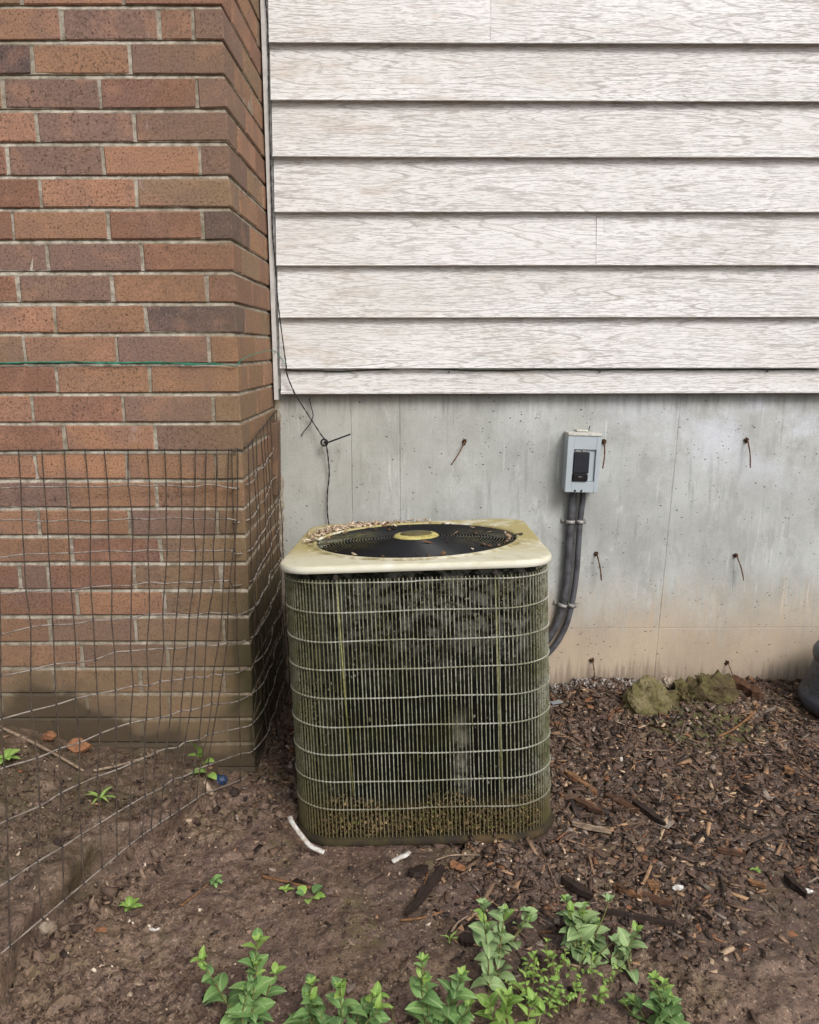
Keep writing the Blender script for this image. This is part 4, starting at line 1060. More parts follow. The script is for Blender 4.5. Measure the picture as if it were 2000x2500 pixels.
# ------------------------------------------------------------------ hanging cable and its hook
hk = on_wall(685 * K, 929 * K, 0.0)
hook = empty('hooked_tie', hk)
v, f = tube([(0, 0.01, 0), (0, -0.03, 0.0), (0.006, -0.034, -0.001), (on_wall(738 * K, 914 * K, 0.045) - hk)], 0.0023, 8); mesh_obj('rod', v, f, M['cable'], hook, True)
mb = MB(); mb.tube([(0.009 * math.cos(a), -0.03, 0.009 * math.sin(a)) for a in np.linspace(0, 2 * math.pi, 15)[:-1]], 0.0026, 6, True); mb.build('loop', M['cable'], hook, True)
tag(hook, 'dark rod sticking out of the concrete with a cable looped round it', 'wire tie')
cab = [(558, -60, .045), (560, 0, .045), (565, 60, .046), (566, 150, .044), (567, 215, .046), (570, 330, .045), (573, 440, .045), (575, 500, .047), (580, 560, .046), (586, 640, .044), (596, 720, .04), (602, 765, .045), (605, 790, .04), (622, 830, .03), (652, 878, .02), (676, 915, .03), (685, 929, .034), (691, 965, .02), (693, 1000, .014), (689, 1040, .012), (689, 1080, .012), (692, 1105, .012), (694, 1150, .012), (690, 1300, .012), (680, 1400, .012)]
P = smooth_path([on_wall(a * K, b * K, o_) for a, b, o_ in cab], 5)
root = P[0].copy(); cable = empty('hanging_cable', P[-1].copy())
tw = []
for s_ in (0, math.pi):
    pts = []
    acc = 0
    for i, p in enumerate(P):
        if i: acc += (P[i] - P[i - 1]).length
        a = acc / 0.012 * 2 * math.pi * 0.25 + s_
        pts.append(p - P[-1] + Vector((math.cos(a), math.sin(a), 0)) * 0.0010)
    v, f = tube(pts, 0.0013, 5); mesh_obj('strand', v, f, M['cable'], cable, True)
tag(cable, 'thin black twisted cable hanging down the corner and behind the unit', 'cable')
P = smooth_path([on_wall(a * K, b * K, o_) for a, b, o_ in ((651, 838, .012), (655, 855, .018), (659, 875, .02), (652, 893, .02), (640, 908, .014), (634, 917, .006))], 5)
v, f = tube([p - P[-1] for p in P], 0.0014, 5); o = mesh_obj('wire_offcut', v, f, M['cable'], None, True); o.location = P[-1]
tag(o, 'short curved black wire offcut twisted onto the hanging cable', 'wire')
# green coated wire along the brick
gw = [(-120, 886, 0), (0, 886, 0), (120, 884, 0), (250, 885, 0), (380, 886, 0), (470, 888, 0), (540, 890, 0), (575, 893, 0)]
P = [at_y(x, y - 1, YF - 0.006) for x, y, _ in gw] + [Vector((XC + 0.006, YF + 0.03, 0.978)), Vector((XC + 0.008, YF + 0.22, 0.99)), Vector((XC + 0.012, wall_y(XC) - 0.045, 0.992)), on_wall(602 * K, 768 * K, 0.05)]
P = smooth_path(P, 5); gwo = empty('green_wire', P[len(P) // 2].copy()); r0 = P[len(P) // 2].copy()
v, f = tube([p - r0 for p in P], [0.0020 if p.y < YF + 0.02 and p.x < -0.42 else 0.0011 for p in P], 6); mesh_obj('coated_wire', v, f, M['greenwire'], gwo, True)
pts = [p - r0 + Vector((0, -0.002, 0.0025 * math.sin(i * 0.7))) for i, p in enumerate(P) if -0.75 < p.x < -0.42]
v, f = tube(pts, 0.0009, 5); mesh_obj('loose_wrap', v, f, M['greenwire'], gwo, True)
tag(gwo, 'green coated wire stretched across the brick wall', 'wire')
# dark green net edge tucked under the lowest full plank
pts = []
for i in range(60):
    px = 600 + i * 19; pts.append(on_wall(px * K, (779 + 3.5 * math.sin(i * 0.33) * math.exp(-((i - 12) / 14) ** 2) + 0.6 * math.sin(i * 1.3)) * K, 0.021))
v, f = tube([p - pts[0] for p in pts], 0.0017, 5); o = mesh_obj('net_cord', v, f, M['greendark'], None, True); o.location = pts[0]
tag(o, 'dark green cord tucked under the lowest full siding plank', 'cord')

# ------------------------------------------------------------------ wire mesh fence
net = empty('wire_mesh_fence', (FB[0], FB[1], gz(*FB)))
tag(net, 'sagging wire mesh netting hung on the brick wall and pegged to the soil', 'mesh fence')
r2 = lambda x: x / 2.464
tops = [(-230, 742), (-60, 740)] + [(a, 735) for a in (110, 250, 385, 510, 625, 770, 885, 990, 1085, 1175, 1240, 1305, 1375, 1430)]
bots = [(55 - 220, 900), (55, 745), (250, 640), (382, 585), (500, 560), (610, 520), (700, 475), (775, 455), (850, 415), (905, 375), (960, 335), (1020, 290), (1070, 262), (1130, 225), (1180, 190), (1230, 155)]
T = [at_y(r2(x), 800 + r2(y), YF - 0.008) for x, y in tops]
B = []
def edge_pt(t):
    x, y = FA[0] + (FB[0] - FA[0]) * t, FA[1] + (FB[1] - FA[1]) * t
    x, y = x + 0.03 * min(1, t * 2), y - 0.012 * min(1, t * 2)
    return Vector((x, y, 0.0 + 0.07 * float(sstep(np.array([y]), 1.85, 1.35)[0])))
def proj_x(p):
    q = p - Vector((0, 0, CAM_H)); return 1000 + FPX * q.x / (q.y * CP - q.z * SP)
ts = np.linspace(0.0, 1.9, 600); pxs = np.array([proj_x(edge_pt(t)) for t in ts])
for x, y in bots:
    B.append(edge_pt(float(np.interp(-r2(x), -pxs, ts))))
# extra columns beyond the frame on the left
for k in range(3):
    T.insert(0, T[0] + Vector((-0.05, 0, 0.0))); B.insert(0, B[0] + (B[0] - B[1]) * 0.8)
# round the corner and along the return to the concrete
for k, (ty, bx_, by_) in enumerate([(1.765, -0.405, 1.735), (1.80, -0.375, 1.80), (1.85, -0.36, 1.85), (1.90, -0.355, 1.90), (1.95, -0.352, 1.95), (2.0, -0.352, 2.0), (2.05, -0.352, 2.05), (2.1, -0.352, 2.1), (2.15, -0.353, 2.15), (2.2, -0.355, 2.2)]):
    xx = XC + (-0.02 if k == 0 else 0.010); T.append(Vector((xx, ty, T[-1].z + (0.0 if k == 0 else 0.006)))); B.append(Vector((bx_, by_, gz(bx_, by_) + 0.004)))
NR = 11
grid = []
for ci, (t, b) in enumerate(zip(T, B)):
    col = []
    for ri in range(NR + 1):
        s_ = ri / NR
        p = t.lerp(b, s_)
        hor = Vector((b.x - t.x, b.y - t.y, 0)).length
        sag = math.sin(math.pi * s_) * 0.10 * min(1, hor / 0.3)
        # hangs close to the wall at the top, then runs out to the foot
        p.x = t.x + (b.x - t.x) * (s_ ** 1.35); p.y = t.y + (b.y - t.y) * (s_ ** 1.35)
        p.z = t.z + (b.z - t.z) * (s_ ** 0.92)
        if 0 < ri < NR:
            p += Vector((random.uniform(-.004, .004), random.uniform(-.003, .003), random.uniform(-.004, .004)))
            p.z = max(p.z, gz(p.x, p.y) + 0.006)
            if p.y > YF - 0.012 and p.x < XC: p.y = YF - 0.012
            if ci >= 21: p.x = max(p.x, XC + 0.007)
        col.append(p)
    grid.append(col)
no = net.location
for ci, col in enumerate(grid):
    P = smooth_path([p - no for p in col], 2); v, f = tube(P, 0.0014, 5); mesh_obj('upright_wire', v, f, M['netdark'], net, True)
for ri in range(NR + 1):
    P = smooth_path([grid[c][ri] - no for c in range(len(grid))], 3)
    v, f = tube(P, 0.0017 if ri else 0.0021, 5); mesh_obj('cross_wire', v, f, M['netlight' if ri else 'netdark'], net, True)
mb = MB()
for ci, col in enumerate(grid):
    for ri, p in enumerate(col):
        q = p - no; s_ = 0.0031
        mb.add([q + Vector(d) * s_ for d in ((1, 0, 0), (-1, 0, 0), (0, 1, 0), (0, -1, 0), (0, 0, 1.4), (0, 0, -1.4))], [(0, 2, 4), (2, 1, 4), (1, 3, 4), (3, 0, 4), (2, 0, 5), (1, 2, 5), (3, 1, 5), (0, 3, 5)])
k_ = mb.build('knots', M['cable'], net); tag(k_, kind='stuff')

# ------------------------------------------------------------------ plastic container at the right edge
pc = empty('plastic_container', (1.243, 2.065, gz(1.243, 2.065) - 0.004), (0, R(2), 0))
tag(pc, 'dark grey perforated plastic container at the right edge beside the wall', 'container')
mb = MB(); mb.lathe([(0.0, 0.004), (0.11, 0.0), (0.135, 0.008), (0.149, 0.026), (0.153, 0.044), (0.148, 0.058), (0.141, 0.066), (0.133, 0.10), (0.124, 0.145), (0.1225, 0.150)], 72)
mb.build('body', M['wicker'], pc, True)
mb = MB(); mb.lathe([(0.1222, 0.1495), (0.127, 0.153), (0.130, 0.163), (0.129, 0.175), (0.123, 0.186), (0.112, 0.192), (0.09, 0.194), (0.0, 0.195)], 72); mb.build('rounded_cap', M['wicker'], pc, True)

# ------------------------------------------------------------------ stones, clods, wood, twigs and scraps
def lump(name, c, sx, sy, sz, mat, seed, label, cat, rough=0.28, rotz=0.0, n=(18, 12), sharp=2.2):
    v = []; f = []; nu, nv = n
    for j in range(nv + 1):
        th = math.pi * j / nv
        for i in range(nu):
            ph = 2 * math.pi * i / nu
            d = np.array([math.sin(th) * math.cos(ph), math.sin(th) * math.sin(ph), math.cos(th)])
            k = 1 + rough * float(fbm(np.array([d[0] * sharp + seed * 3.7 + d[2] * 0.8]), np.array([d[1] * sharp - d[2] * 1.7 + seed]), 3, seed)[0])
            v.append((d[0] * sx * k, d[1] * sy * k, d[2] * sz * k))
    for j in range(nv):
        for i in range(nu):
            a, b = j * nu + i, j * nu + (i + 1) % nu; f.append((a, a + nu, b + nu, b))
    o = mesh_obj(name, v, f, mat, None, False); o.location = c; o.rotation_euler = (0, 0, rotz)
    return tag(o, label, cat)
def r8(x, y): return (1300 + x / 2.464, 1550 + y / 2.464)
p = on_ground(*r8(715, 485)); lump('rock', (p.x, p.y + 0.045, p.z + 0.014), 0.062, 0.045, 0.062, M['rockgreen'], 3, 'large moss coated rock against the foot of the concrete wall', 'rock', 0.5, 0.3, (26, 18), 1.6)
p = on_ground(*r8(960, 450)); lump('earth_clod', (p.x, p.y + 0.045, p.z + 0.015), 0.066, 0.045, 0.045, M['clump'], 5, 'mossy clod of earth right of the large rock', 'clod', 0.8, 0.2, (26, 16), 2.8)
p = on_ground(*r8(1110, 430)); lump('earth_clod', (p.x, p.y + 0.05, p.z + 0.02), 0.06, 0.04, 0.045, M['clump'], 8, 'mossy clod of earth touching the wood chunk', 'clod', 0.8, 0.1, (26, 16), 2.8)
p = on_ground(*r8(830, 380)); lump('stone', (p.x, p.y + 0.03, p.z + 0.03), 0.022, 0.02, 0.022, M['stone'], 9, 'small pale stone wedged between the rock and the clod', 'stone', 0.4)
def stick(name, pts, r, mat, label, cat='stick', lift=0.004, sides=7, jit=0.15):
    P = []
    for q in pts:
        g = on_ground(q[0], q[1]); P.append(Vector((g.x, g.y, g.z + lift + (q[2] if len(q) > 2 else 0))))
    root = P[0].copy(); P = smooth_path(P, 5); n = len(P)
    v, f = tube([p - root for p in P], [r * (1 - 0.35 * i / n) * random.uniform(1 - jit, 1 + jit) for i in range(n)], sides)
    o = mesh_obj(name, v, f, mat, None, True); o.location = root
    return tag(o, label, cat)
def wood(a, b, w, th, mat, label, name='wood_splinter', cat='wood', lift=0.008):
    w *= 1.35; th *= 1.3
    A, Bp = on_ground(*a), on_ground(*b); A = Vector((A.x, A.y, A.z + lift)); Bp = Vector((Bp.x, Bp.y, Bp.z + lift)); d = Bp - A; L = d.length; n = 7
    v = []; f = []
    for i in range(n + 1):
        t = i / n; ww = w * (0.55 + 0.45 * math.sin(math.pi * min(1, 0.2 + t * 0.8))) * random.uniform(0.75, 1.15); off = random.uniform(-0.1, 0.1) * w
        if i in (0, n): ww *= 0.6
        for sy, sz in ((-1, -1), (1, -1), (0.85, 1), (-0.8, 1)): v.append((t * L, off + sy * ww / 2, sz * th / 2 * random.uniform(0.7, 1.2)))
    for i in range(n):
        for k in range(4): f.append((i * 4 + k, i * 4 + 4 + k, i * 4 + 4 + (k + 1) % 4, i * 4 + (k + 1) % 4))
    f.append((0, 1, 2, 3)); f.append(tuple(n * 4 + k for k in (3, 2, 1, 0)))
    o = mesh_obj(name, v, f, mat, None, False); o.location = A
    o.rotation_euler = (random.uniform(-0.25, 0.25), -math.asin(max(-1, min(1, d.z / L))), math.atan2(d.y, d.x))
    return tag(o, label, cat)
wood(r8(1185, 320), r8(1365, 415), 0.034, 0.026, M['wood2'], 'thick weathered wood chunk lying against the foot of the wall', 'wood_chunk', 'wood', 0.02)
stick('twig', [r8(1348, 425), r8(1335, 470), r8(1290, 515), r8(1200, 582), r8(1105, 627)], 0.0042, M['wood1'], 'curved orange brown twig below the mossy clods', 'twig')
wood(r8(210, 850), r8(382, 972), 0.016, 0.006, M['wood1'], 'flat tan wood splinter beside the right foot of the unit')
wood(r8(440, 985), r8(630, 1080), 0.022, 0.008, M['wood2'], 'wide brown bark slab right of the unit')
wood(r8(600, 1020), r8(795, 1165), 0.013, 0.009, M['wood3'], 'dark pointed wood splinter right of the bark slab')
wood(r8(235, 1155), r8(470, 1205), 0.013, 0.005, M['wood4'], 'pale greyish wood strip near the right foot of the unit')
wood(r8(250, 1010), r8(420, 1090), 0.014, 0.006, M['wood2'], 'brown wood strip between the tan splinter and the bark slab')
wood(r8(175, 1480), r8(360, 1600), 0.015, 0.008, M['wood3'], 'dark bark strip above the drooping weed')
wood(r8(490, 1535), r8(655, 1600), 0.014, 0.005, M['wood1'], 'tan wood strip right of the drooping weed')
wood(r8(1515, 1470), r8(1645, 1600), 0.012, 0.008, M['wood3'], 'dark wood strip near the lower right edge of the picture')
wood(r8(1105, 1312), r8(1278, 1345), 0.010, 0.005, M['wood2'], 'thin brown splinter on the bare patch at right')
wood(r8(1290, 1500), r8(1402, 1540), 0.009, 0.004, M['wood1'], 'thin tan splinter low on the bare patch at right')
wood(r8(690, 1530), r8(755, 1530), 0.020, 0.005, M['wood1'], 'short blocky tan wood chip left of the white scrap', 'wood_chip')
wood(r8(1510, 825), r8(1570, 840), 0.016, 0.007, M['wood1'], 'blocky tan wood chip below the plastic container', 'wood_chip')
def r95(x, y): return (950 + x / 2.3, 2100 + y / 2.3)
wood(r95(1275, 165), r95(1575, 270), 0.013, 0.005, M['wood2'], 'long brown wood strip beside the white scrap')
wood(r95(1215, 310), r95(1600, 385), 0.010, 0.006, M['wood3'], 'long dark wood strip right of the drooping weeds')
wood(r95(300, 60), r95(95, 325), 0.016, 0.006, M['wood3'], 'long dark bark strip in front of the unit')
stick('twig', [r95(215, 85), r95(180, 180), r95(135, 265)], 0.0022, M['wood1'], 'thin tan twig lying on the dark bark strip', 'twig')
stick('twig', [r95(60, 350), r95(180, 335), r95(300, 300)], 0.0025, M['wood1'], 'thin reddish twig crossing the foot of the bark strip', 'twig')
wood(r95(340, 35), r95(425, 70), 0.014, 0.004, M['shard'], 'orange brown flat wood chip in front of the unit', 'wood_chip')
wood(r95(120, 100), r95(205, 60), 0.022, 0.007, M['wood3'], 'black charred wood chip in front of the unit', 'wood_chip')
wood(r95(390, 460), r95(480, 475), 0.018, 0.008, M['wood3'], 'black wood chip left of the tall pale weeds', 'wood_chip')
stick('twig', [r95(345, 415), r95(390, 355), r95(470, 315), r95(520, 295)], 0.0022, M['wood4'], 'thin grey twig lying left of the tall pale weeds', 'twig')
stick('stick', [(0, 1779), (80, 1818), (140, 1850), (203, 1887)], 0.0042, M['wood4'], 'pale stick lying inside the mesh at the left edge', 'stick', 0.006)
stick('stick', [(227, 1887), (310, 1868), (388, 1842)], 0.0038, M['wood4'], 'thin grey stick lying in front of the brick wall', 'stick', 0.006)
stick('stick', [(640, 2144), (690, 2155), (757, 2172)], 0.0036, M['wood1'], 'brown stick lying on the soil above the round leaved seedling', 'stick')
stick('twig', [(440, 2215), (480, 2185), (510, 2160)], 0.002, M['wood1'], 'thin yellowish twig on the bare soil at left', 'twig')
stick('twig', [(1062, 2105), (1100, 2093), (1158, 2092)], 0.0018, M['wood4'], 'thin pale twig curving in front of the unit', 'twig')
# white scraps
def strip(pts, w, th, mat, label, name, cat):
    P = smooth_path([at_z(x, y, on_ground(x, y).z + h) for x, y, h in pts], 5); root = P[0].copy(); n = len(P); v = []; f = []
    for i, p in enumerate(P):
        t = (P[min(i + 1, n - 1)] - P[max(i - 1, 0)]).normalized(); a = t.cross(Vector((0, -0.5, 0.85))).normalized(); b = a.cross(t)
        for s_, u_ in ((-1, -1), (1, -1), (1, 1), (-1, 1)): v.append(p - root + a * s_ * w / 2 + b * u_ * th / 2)
    for i in range(n - 1):
        for k in range(4): f.append((i * 4 + k, i * 4 + (k + 1) % 4, i * 4 + 4 + (k + 1) % 4, i * 4 + 4 + k))
    f.append((3, 2, 1, 0)); f.append(tuple((n - 1) * 4 + k for k in range(4)))
    o = mesh_obj(name, v, f, mat, None, True); o.location = root; return tag(o, label, cat)
strip([(706, 1993, .045), (715, 2013, .042), (737, 2043, .035), (759, 2067, .025), (790, 2081, .012)], 0.009, 0.003, M['white'], 'curved white plastic strip at the left foot of the unit', 'plastic_strip', 'plastic scrap')
strip([(957, 2104, .006), (975, 2094, .009), (990, 2088, .01), (998, 2080, .008)], 0.009, 0.004, M['white'], 'small bent white plastic scrap in front of the unit', 'plastic_scrap', 'plastic scrap')
p = on_ground(*r8(872, 1540)); lump('white_scrap', (p.x, p.y, p.z + 0.006), 0.011, 0.006, 0.005, M['white'], 21, 'small crumpled white scrap on the mulch at right', 'scrap', 0.6)
p = on_ground(*r8(1650, 1560)); lump('white_scrap', (p.x, p.y, p.z + 0.005), 0.011, 0.005, 0.004, M['white'], 22, 'small white scrap near the lower right edge', 'scrap', 0.6)
p = on_ground(*r8(530, 765)); lump('white_scrap', (p.x, p.y, p.z + 0.005), 0.004, 0.004, 0.007, M['white'], 23, 'tiny white scrap on the mulch below the rock', 'scrap', 0.6)
p = on_ground(372, 2272); lump('white_scrap', (p.x, p.y, p.z + 0.004), 0.010, 0.004, 0.003, M['white'], 24, 'small white scrap on the bare soil below a seedling', 'scrap', 0.6)
# orange shard, blue scrap, stones in the bed
def r3(x, y): return (x / 2.464, 1400 + y / 2.464)
def slab(name, c, out, th, rot, mat, label, cat):
    n = len(out); v = [(x, y, -th / 2 * random.uniform(.8, 1.2)) for x, y in out] + [(x * 0.94, y * 0.94, th / 2 * random.uniform(.8, 1.2)) for x, y in out]
    f = [tuple(range(n - 1, -1, -1)), tuple(range(n, 2 * n))] + [(i, (i + 1) % n, n + (i + 1) % n, n + i) for i in range(n)]
    o = mesh_obj(name, v, f, mat); o.location = c; o.rotation_euler = rot; return tag(o, label, cat)
p = on_ground(*r3(465, 1085)); slab('brick_shard', (p.x, p.y + 0.012, p.z + 0.016), [(-.030, -.010), (-.004, -.020), (.014, -.013), (.032, .004), (.012, .012), (-.004, .018), (-.022, .012)], 0.010, (R(48), R(6), R(-8)), M['shard'], 'broken orange brick shard lying at the foot of the brick wall', 'brick shard')
p = on_ground(*r3(290, 1010)); lump('stone', (p.x, p.y + 0.005, p.z + 0.012), 0.017, 0.012, 0.012, M['shard'], 32, 'small tan stone left of the orange brick shard', 'stone', 0.5, 0.0, (9, 6))
p = on_ground(*r3(1320, 1265)); lump('plastic_scrap', (p.x, p.y, p.z + 0.010), 0.018, 0.012, 0.012, M['blue'], 33, 'dark blue plastic scrap by the foot of the brick corner', 'plastic scrap', 0.3)
p = on_ground(*r3(1285, 1290)); lump('stone', (p.x, p.y - 0.004, p.z + 0.006), 0.012, 0.010, 0.009, M['shard'], 34, 'small tan stone beside the blue plastic scrap', 'stone', 0.5, 0.0, (9, 6))
p = on_ground(*r3(1405, 1330)); lump('stone', (p.x, p.y, p.z + 0.006), 0.012, 0.010, 0.010, M['darkstone'], 35, 'small dark stone right of the blue plastic scrap', 'stone', 0.4)
p = on_ground(*r3(340, 1640)); lump('stone', (p.x, p.y, p.z + 0.004), 0.009, 0.008, 0.012, M['darkstone'], 36, 'small dark stone inside the mesh at lower left', 'stone', 0.4)
p = on_ground(118, 2270); lump('stone', (p.x, p.y, p.z + 0.006), 0.014, 0.011, 0.010, M['stone'], 37, 'small grey stone below the edge of the raised bed', 'stone', 0.4)
p = on_ground(245, 2275); lump('stone', (p.x, p.y, p.z + 0.003), 0.010, 0.007, 0.006, M['shard'], 38, 'tiny orange pebble on the bare soil at left', 'pebble', 0.4)
# small metal bracket peeping out behind the unit
p = on_ground(1358, 1728); o = empty('metal_bracket', (p.x, p.y + 0.01, p.z), (0, 0, R(20)))
mb = MB(); mb.bbox(-0.016, 0.018, -0.009, 0.009, 0.010, 0.0125, 0.0005); mb.build('plate', M['bracket'], o)
mb = MB(); mb.bbox(-0.016, -0.0135, -0.009, 0.009, -0.01, 0.0099, 0.0005); mb.build('flange', M['bracket'], o)
tag(o, 'small silver metal bracket on the mulch behind the right of the unit', 'bracket')

# ------------------------------------------------------------------ weeds
def leaf_mesh(name, mat, w=0.62, curl=0.16, tip=1.0, fold=0.22):
    n = 6; v = []; f = []
    for i in range(n + 1):
        t = i / n; hw = w * 0.5 * (math.sin(math.pi * t ** 0.85) ** 0.6 if 0 < t < 1 else 0.0) * (1 - 0.12 * t)
        z = -curl * (t * t) + 0.10 * math.sin(math.pi * t)
        wob = 0.04 * math.sin(i * 2.4)
        v += [(t, -hw, z + fold * hw + wob * hw), (t, 0, z), (t, hw, z + fold * hw - wob * hw)]
    for i in range(n):
        a = i * 3
        if i == 0: f += [(1, 3, 4), (1, 4, 5)]
        elif i == n - 1: f += [(a, a + 4, a + 1), (a + 1, a + 4, a + 2)]
        else: f += [(a, a + 3, a + 4, a + 1), (a + 1, a + 4, a + 5, a + 2)]
    me = bpy.data.meshes.new(name); me.from_pydata(v, [], f); me.update(); me.polygons.foreach_set('use_smooth', [True] * len(me.polygons)); me.materials.append(mat); return me
LM = {('A', 0): leaf_mesh('leaf', M['leafA'], 0.68, 0.3), ('A', 1): leaf_mesh('leaf', M['leafA'], 0.8, 0.45, 1.0, 0.4), ('B', 0): leaf_mesh('leaf', M['leafB'], 0.7, 0.2), ('B', 1): leaf_mesh('leaf', M['leafB'], 0.85, 0.5, 1.0, 0.4),
      ('C', 0): leaf_mesh('leaf', M['leafC'], 0.66, 0.15), ('C', 1): leaf_mesh('leaf', M['leafC'], 0.5, 0.25), ('S', 0): leaf_mesh('leaf', M['leafC'], 0.24, 0.25), ('S', 1): leaf_mesh('leaf', M['leafC'], 0.2, 0.4), ('R', 0): leaf_mesh('leaf', M['leafA'], 0.95, 0.1), ('R', 1): leaf_mesh('leaf', M['leafC'], 0.9, 0.1)}
def leaf(root, p, d, size, kind, roll=0.0):
    d = d.normalized(); up = Vector((0, 0, 1)); side = up.cross(d)
    if side.length < 1e-3: side = Vector((1, 0, 0))
    side.normalize(); nrm = d.cross(side)
    m = Matrix((( d.x, side.x, nrm.x, 0), (d.y, side.y, nrm.y, 0), (d.z, side.z, nrm.z, 0), (0, 0, 0, 1)))
    m = Matrix.Translation(p) @ m @ Matrix.Rotation(roll, 4, 'X') @ Matrix.Diagonal((size, size * random.uniform(0.85, 1.15), size, 1))
    return inst('leaf', LM[kind, random.randint(0, 1)], root, m)
G = 'weeds along the bottom of the picture'
def stem_weed(name, base_px, stems, kind, label, size, group=None, ntip=4):
    """stems: list of (foot px, tip px, pairs); tips are measured in the upright plane through the foot"""
    b = on_ground(base_px[0] * K, base_px[1] * K); root = empty(name, b)
    more = [((a[0] + random.uniform(-14, 14), a[1] + random.uniform(-4, 8)), (a[0] + (b_[0] - a[0]) * 0.7 + random.uniform(-22, 22), a[1] + (b_[1] - a[1]) * random.uniform(0.5, 0.8)), max(2, n_ - 1)) for a, b_, n_ in stems if random.random() < 0.5] if group == G else []
    for foot, tip, pairs in list(stems) + more:
        fp = on_ground(foot[0] * K, foot[1] * K); tp = at_y(tip[0] * K, tip[1] * K, fp.y + random.uniform(-0.01, 0.025))
        F_, T_ = fp - b, tp - b; bend = Vector((random.uniform(-.008, .008), random.uniform(-.012, .004), 0))
        if foot != base_px: pass
        P = smooth_path([F_ - Vector((0, 0, .01)), F_.lerp(T_, 0.4) + bend, F_.lerp(T_, 0.75) + bend * 0.6, T_], 5); n = len(P)
        v, f = tube(P, [0.0016 * (1 - 0.55 * i / n) for i in range(n)], 5); mesh_obj('stem', v, f, M['stem'], root, True)
        a0 = random.uniform(0, 3)
        pairs += 1 if pairs > 2 else 0
        for k in range(pairs):
            t = 0.14 + 0.86 * (k / max(1, pairs - 1)); i = min(n - 1, int(t * (n - 1))); p = P[i]
            tang = (P[min(i + 1, n - 1)] - P[max(i - 1, 0)]).normalized(); s_ = size * (1.05 - 0.5 * t) * random.uniform(0.6, 1.2)
            a = a0 + k * math.pi / 2 + random.uniform(-.35, .35)
            for e in (0, math.pi):
                dirv = Vector((math.cos(a + e), math.sin(a + e), 0)) * 0.9 + tang * (0.45 + 0.9 * t) + Vector((random.uniform(-.3, .3), random.uniform(-.3, .3), random.uniform(-0.45, 0.25)))
                kk = kind if (t < 0.72 or random.random() < 0.35) else 'C'
                leaf(root, p, dirv, s_, kk, random.uniform(-0.4, 0.4))
        for k in range(ntip):
            a = k * 2.4 + a0; leaf(root, P[-1], Vector((math.cos(a) * 0.7, math.sin(a) * 0.7, 0.9)), size * 0.36, 'C' if kind != 'B' else 'B', 0)
    return tag(root, label, 'weed', group)
stem_weed('leafy_weed', (525, 2150), [((505, 2150), (424, 2022), 6), ((530, 2160), (541, 1984), 7), ((545, 2120), (578, 2052), 3), ((520, 2175), (520, 2090), 3)], 'A', 'leafy green weed with two upright stems, leftmost of the large weeds', 0.037, G)
stem_weed('leafy_weed', (715, 2165), [((660, 2165), (655, 2075), 4), ((720, 2180), (715, 2082), 4), ((745, 2165), (790, 2098), 4), ((700, 2185), (665, 2120), 3)], 'A', 'bushy green weed cut by the bottom edge, second large weed from left', 0.037, G)
stem_weed('leafy_weed', (915, 2180), [((905, 2185), (889, 2026), 7), ((930, 2180), (972, 2056), 6), ((940, 2185), (985, 2120), 3)], 'A', 'green weed with tight upright stems left of the pale weeds', 0.038, G)
stem_weed('leafy_weed', (1035, 2070), [((1028, 2092), (1015, 1908), 7), ((1048, 2060), (1062, 1920), 5), ((1062, 1990), (1108, 1925), 3)], 'B', 'tall pale green weed with paired round leaves, in the middle', 0.035, G)
stem_weed('leafy_weed', (1220, 2000), [((1215, 2005), (1192, 1900), 4), ((1225, 2000), (1225, 1915), 4), ((1235, 1995), (1252, 1945), 4), ((1235, 1985), (1281, 1898), 1)], 'B', 'drooping blue green weed in front of the mulch', 0.038, G)
stem_weed('leafy_weed', (1250, 2030), [((1245, 2030), (1290, 1985), 2), ((1290, 2020), (1338, 1965), 3), ((1315, 2035), (1325, 1998), 2)], 'B', 'sprawling pale weed with few leaves right of the drooping weed', 0.035, G)
stem_weed('leafy_weed', (1400, 2140), [((1420, 2170), (1375, 2064), 4), ((1395, 2150), (1395, 2075), 4), ((1360, 2150), (1330, 2110), 3)], 'A', 'dark green drooping weed, rightmost of the large weeds', 0.035, G)
stem_weed('leafy_weed', (1075, 2165), [((1080, 2180), (1070, 2100), 3), ((1045, 2180), (1030, 2120), 3), ((1110, 2175), (1120, 2110), 3)], 'C', 'broad leaved yellow green weed at the bottom edge below the tall pale weed', 0.040, G)
stem_weed('seedling', (1140, 2055), [((1140, 2060), (1125, 2010), 3), ((1160, 2040), (1150, 1985), 3)], 'C', 'small yellow green seedling left of the fine leaved weed', 0.018, 'seedlings')
stem_weed('seedling', (825, 2140), [((825, 2150), (823, 2125), 2)], 'C', 'tiny seedling between the second and third large weeds', 0.014, 'seedlings')
# fine leaved tangle
b = on_ground(1185 * K, 2090 * K); root = empty('fine_weed', b); mbs = MB()
for k in range(46):
    a = random.uniform(0, 6.28); rr = 0.055 * math.sqrt(random.random()); x, y = rr * 1.35 * math.cos(a), rr * math.sin(a)
    z0 = gz(b.x + x, b.y + y) - b.z; tip = Vector((x * 1.25 + random.uniform(-.015, .015), y * 1.2 + random.uniform(-.015, .015), z0 + random.uniform(.018, .045)))
    P = smooth_path([Vector((x, y, z0 - .004)), Vector((x, y, z0)).lerp(tip, .5) + Vector((random.uniform(-.006, .006), random.uniform(-.006, .006), .004)), tip], 3); mbs.tube(P, 0.0007, 4)
    for q in range(4):
        p = P[min(len(P) - 1, 2 + q)]; a2 = random.uniform(0, 6.28); leaf(root, p, Vector((math.cos(a2), math.sin(a2), random.uniform(0.0, 0.8))), random.uniform(.007, .013), 'C', 0)
tag(mbs.build('stems', M['stem'], root, True), kind='stuff'); tag(root, 'low tangle of fine yellow green weed among the larger weeds', 'weed')
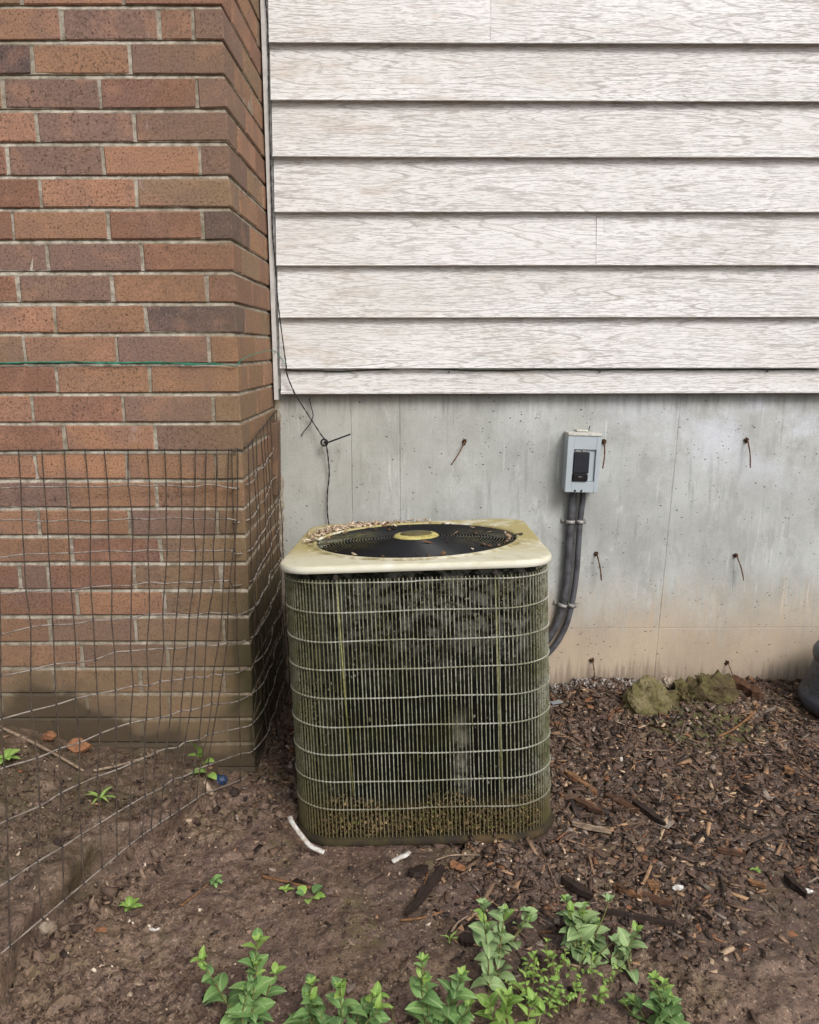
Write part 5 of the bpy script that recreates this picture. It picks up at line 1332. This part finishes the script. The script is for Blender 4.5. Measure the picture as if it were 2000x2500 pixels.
def rosette(px, n, size, kind, label, up=0.45, name='seedling'):
    b = on_ground(px[0] * K, px[1] * K); root = empty(name, b)
    v, f = tube([(0, 0, -.006), (0, 0, 0.004), (0.001, 0, 0.010)], 0.0012, 5); mesh_obj('stem', v, f, M['stem'], root, True)
    for k in range(n):
        a = k * 2.4 + random.uniform(-.3, .3); d_ = Vector((math.cos(a), math.sin(a), up * random.uniform(0.5, 1.3))); gap = 0.45 * size if kind == 'R' else 0.0
        leaf(root, Vector((0, 0, 0.006 + 0.001 * k)) + d_ * gap, d_, size * random.uniform(.75, 1.15), kind, random.uniform(-.2, .2))
    return tag(root, label, 'seedling', 'seedlings')
rosette((650, 1898), 6, 0.021, 'R', 'round leaved seedling on the soil in front of the unit')
rosette((600, 1882), 5, 0.016, 'C', 'small seedling left of the round leaved one')
rosette((272, 1920), 7, 0.024, 'C', 'bright seedling with pointed leaves on the bare soil at left')
rosette((452, 1866), 9, 0.014, 'A', 'tiny feathery seedling left of the brown stick')
rosette((210, 1690), 6, 0.040, 'S', 'seedling with pale strap leaves inside the mesh', 0.6)
rosette((12, 1605), 7, 0.030, 'C', 'seedling at the left edge inside the mesh')
rosette((1590, 1842), 5, 0.012, 'C', 'tiny seedling on the mulch at right')
rosette((945, 1990), 6, 0.018, 'S', 'tiny grassy tuft left of the tall pale weed', 1.2)
b = on_ground(432 * K, 1636 * K); root = empty('seedling', b)
P = smooth_path([Vector((0.004, 0, -.006)), Vector((0, 0, .02)), Vector((-.008, 0, .045)), Vector((-.013, 0, .055))], 4); v, f = tube(P, 0.0016, 5); mesh_obj('stem', v, f, M['stem'], root, True)
for p, d, s_ in ((P[-1], (-.25, -.3, 1), 0.046), (P[7], (-.5, -.4, .8), 0.041), (P[6], (.8, -.3, .45), 0.032), (P[3], (-1, -.4, .2), 0.038), (P[2], (.9, -.6, .1), 0.032), (P[9], (.4, -.5, .8), 0.032)):
    leaf(root, p, Vector(d), s_, 'C', random.uniform(-.3, .3))
tag(root, 'upright bright green seedling at the foot of the brick corner', 'seedling', 'seedlings')
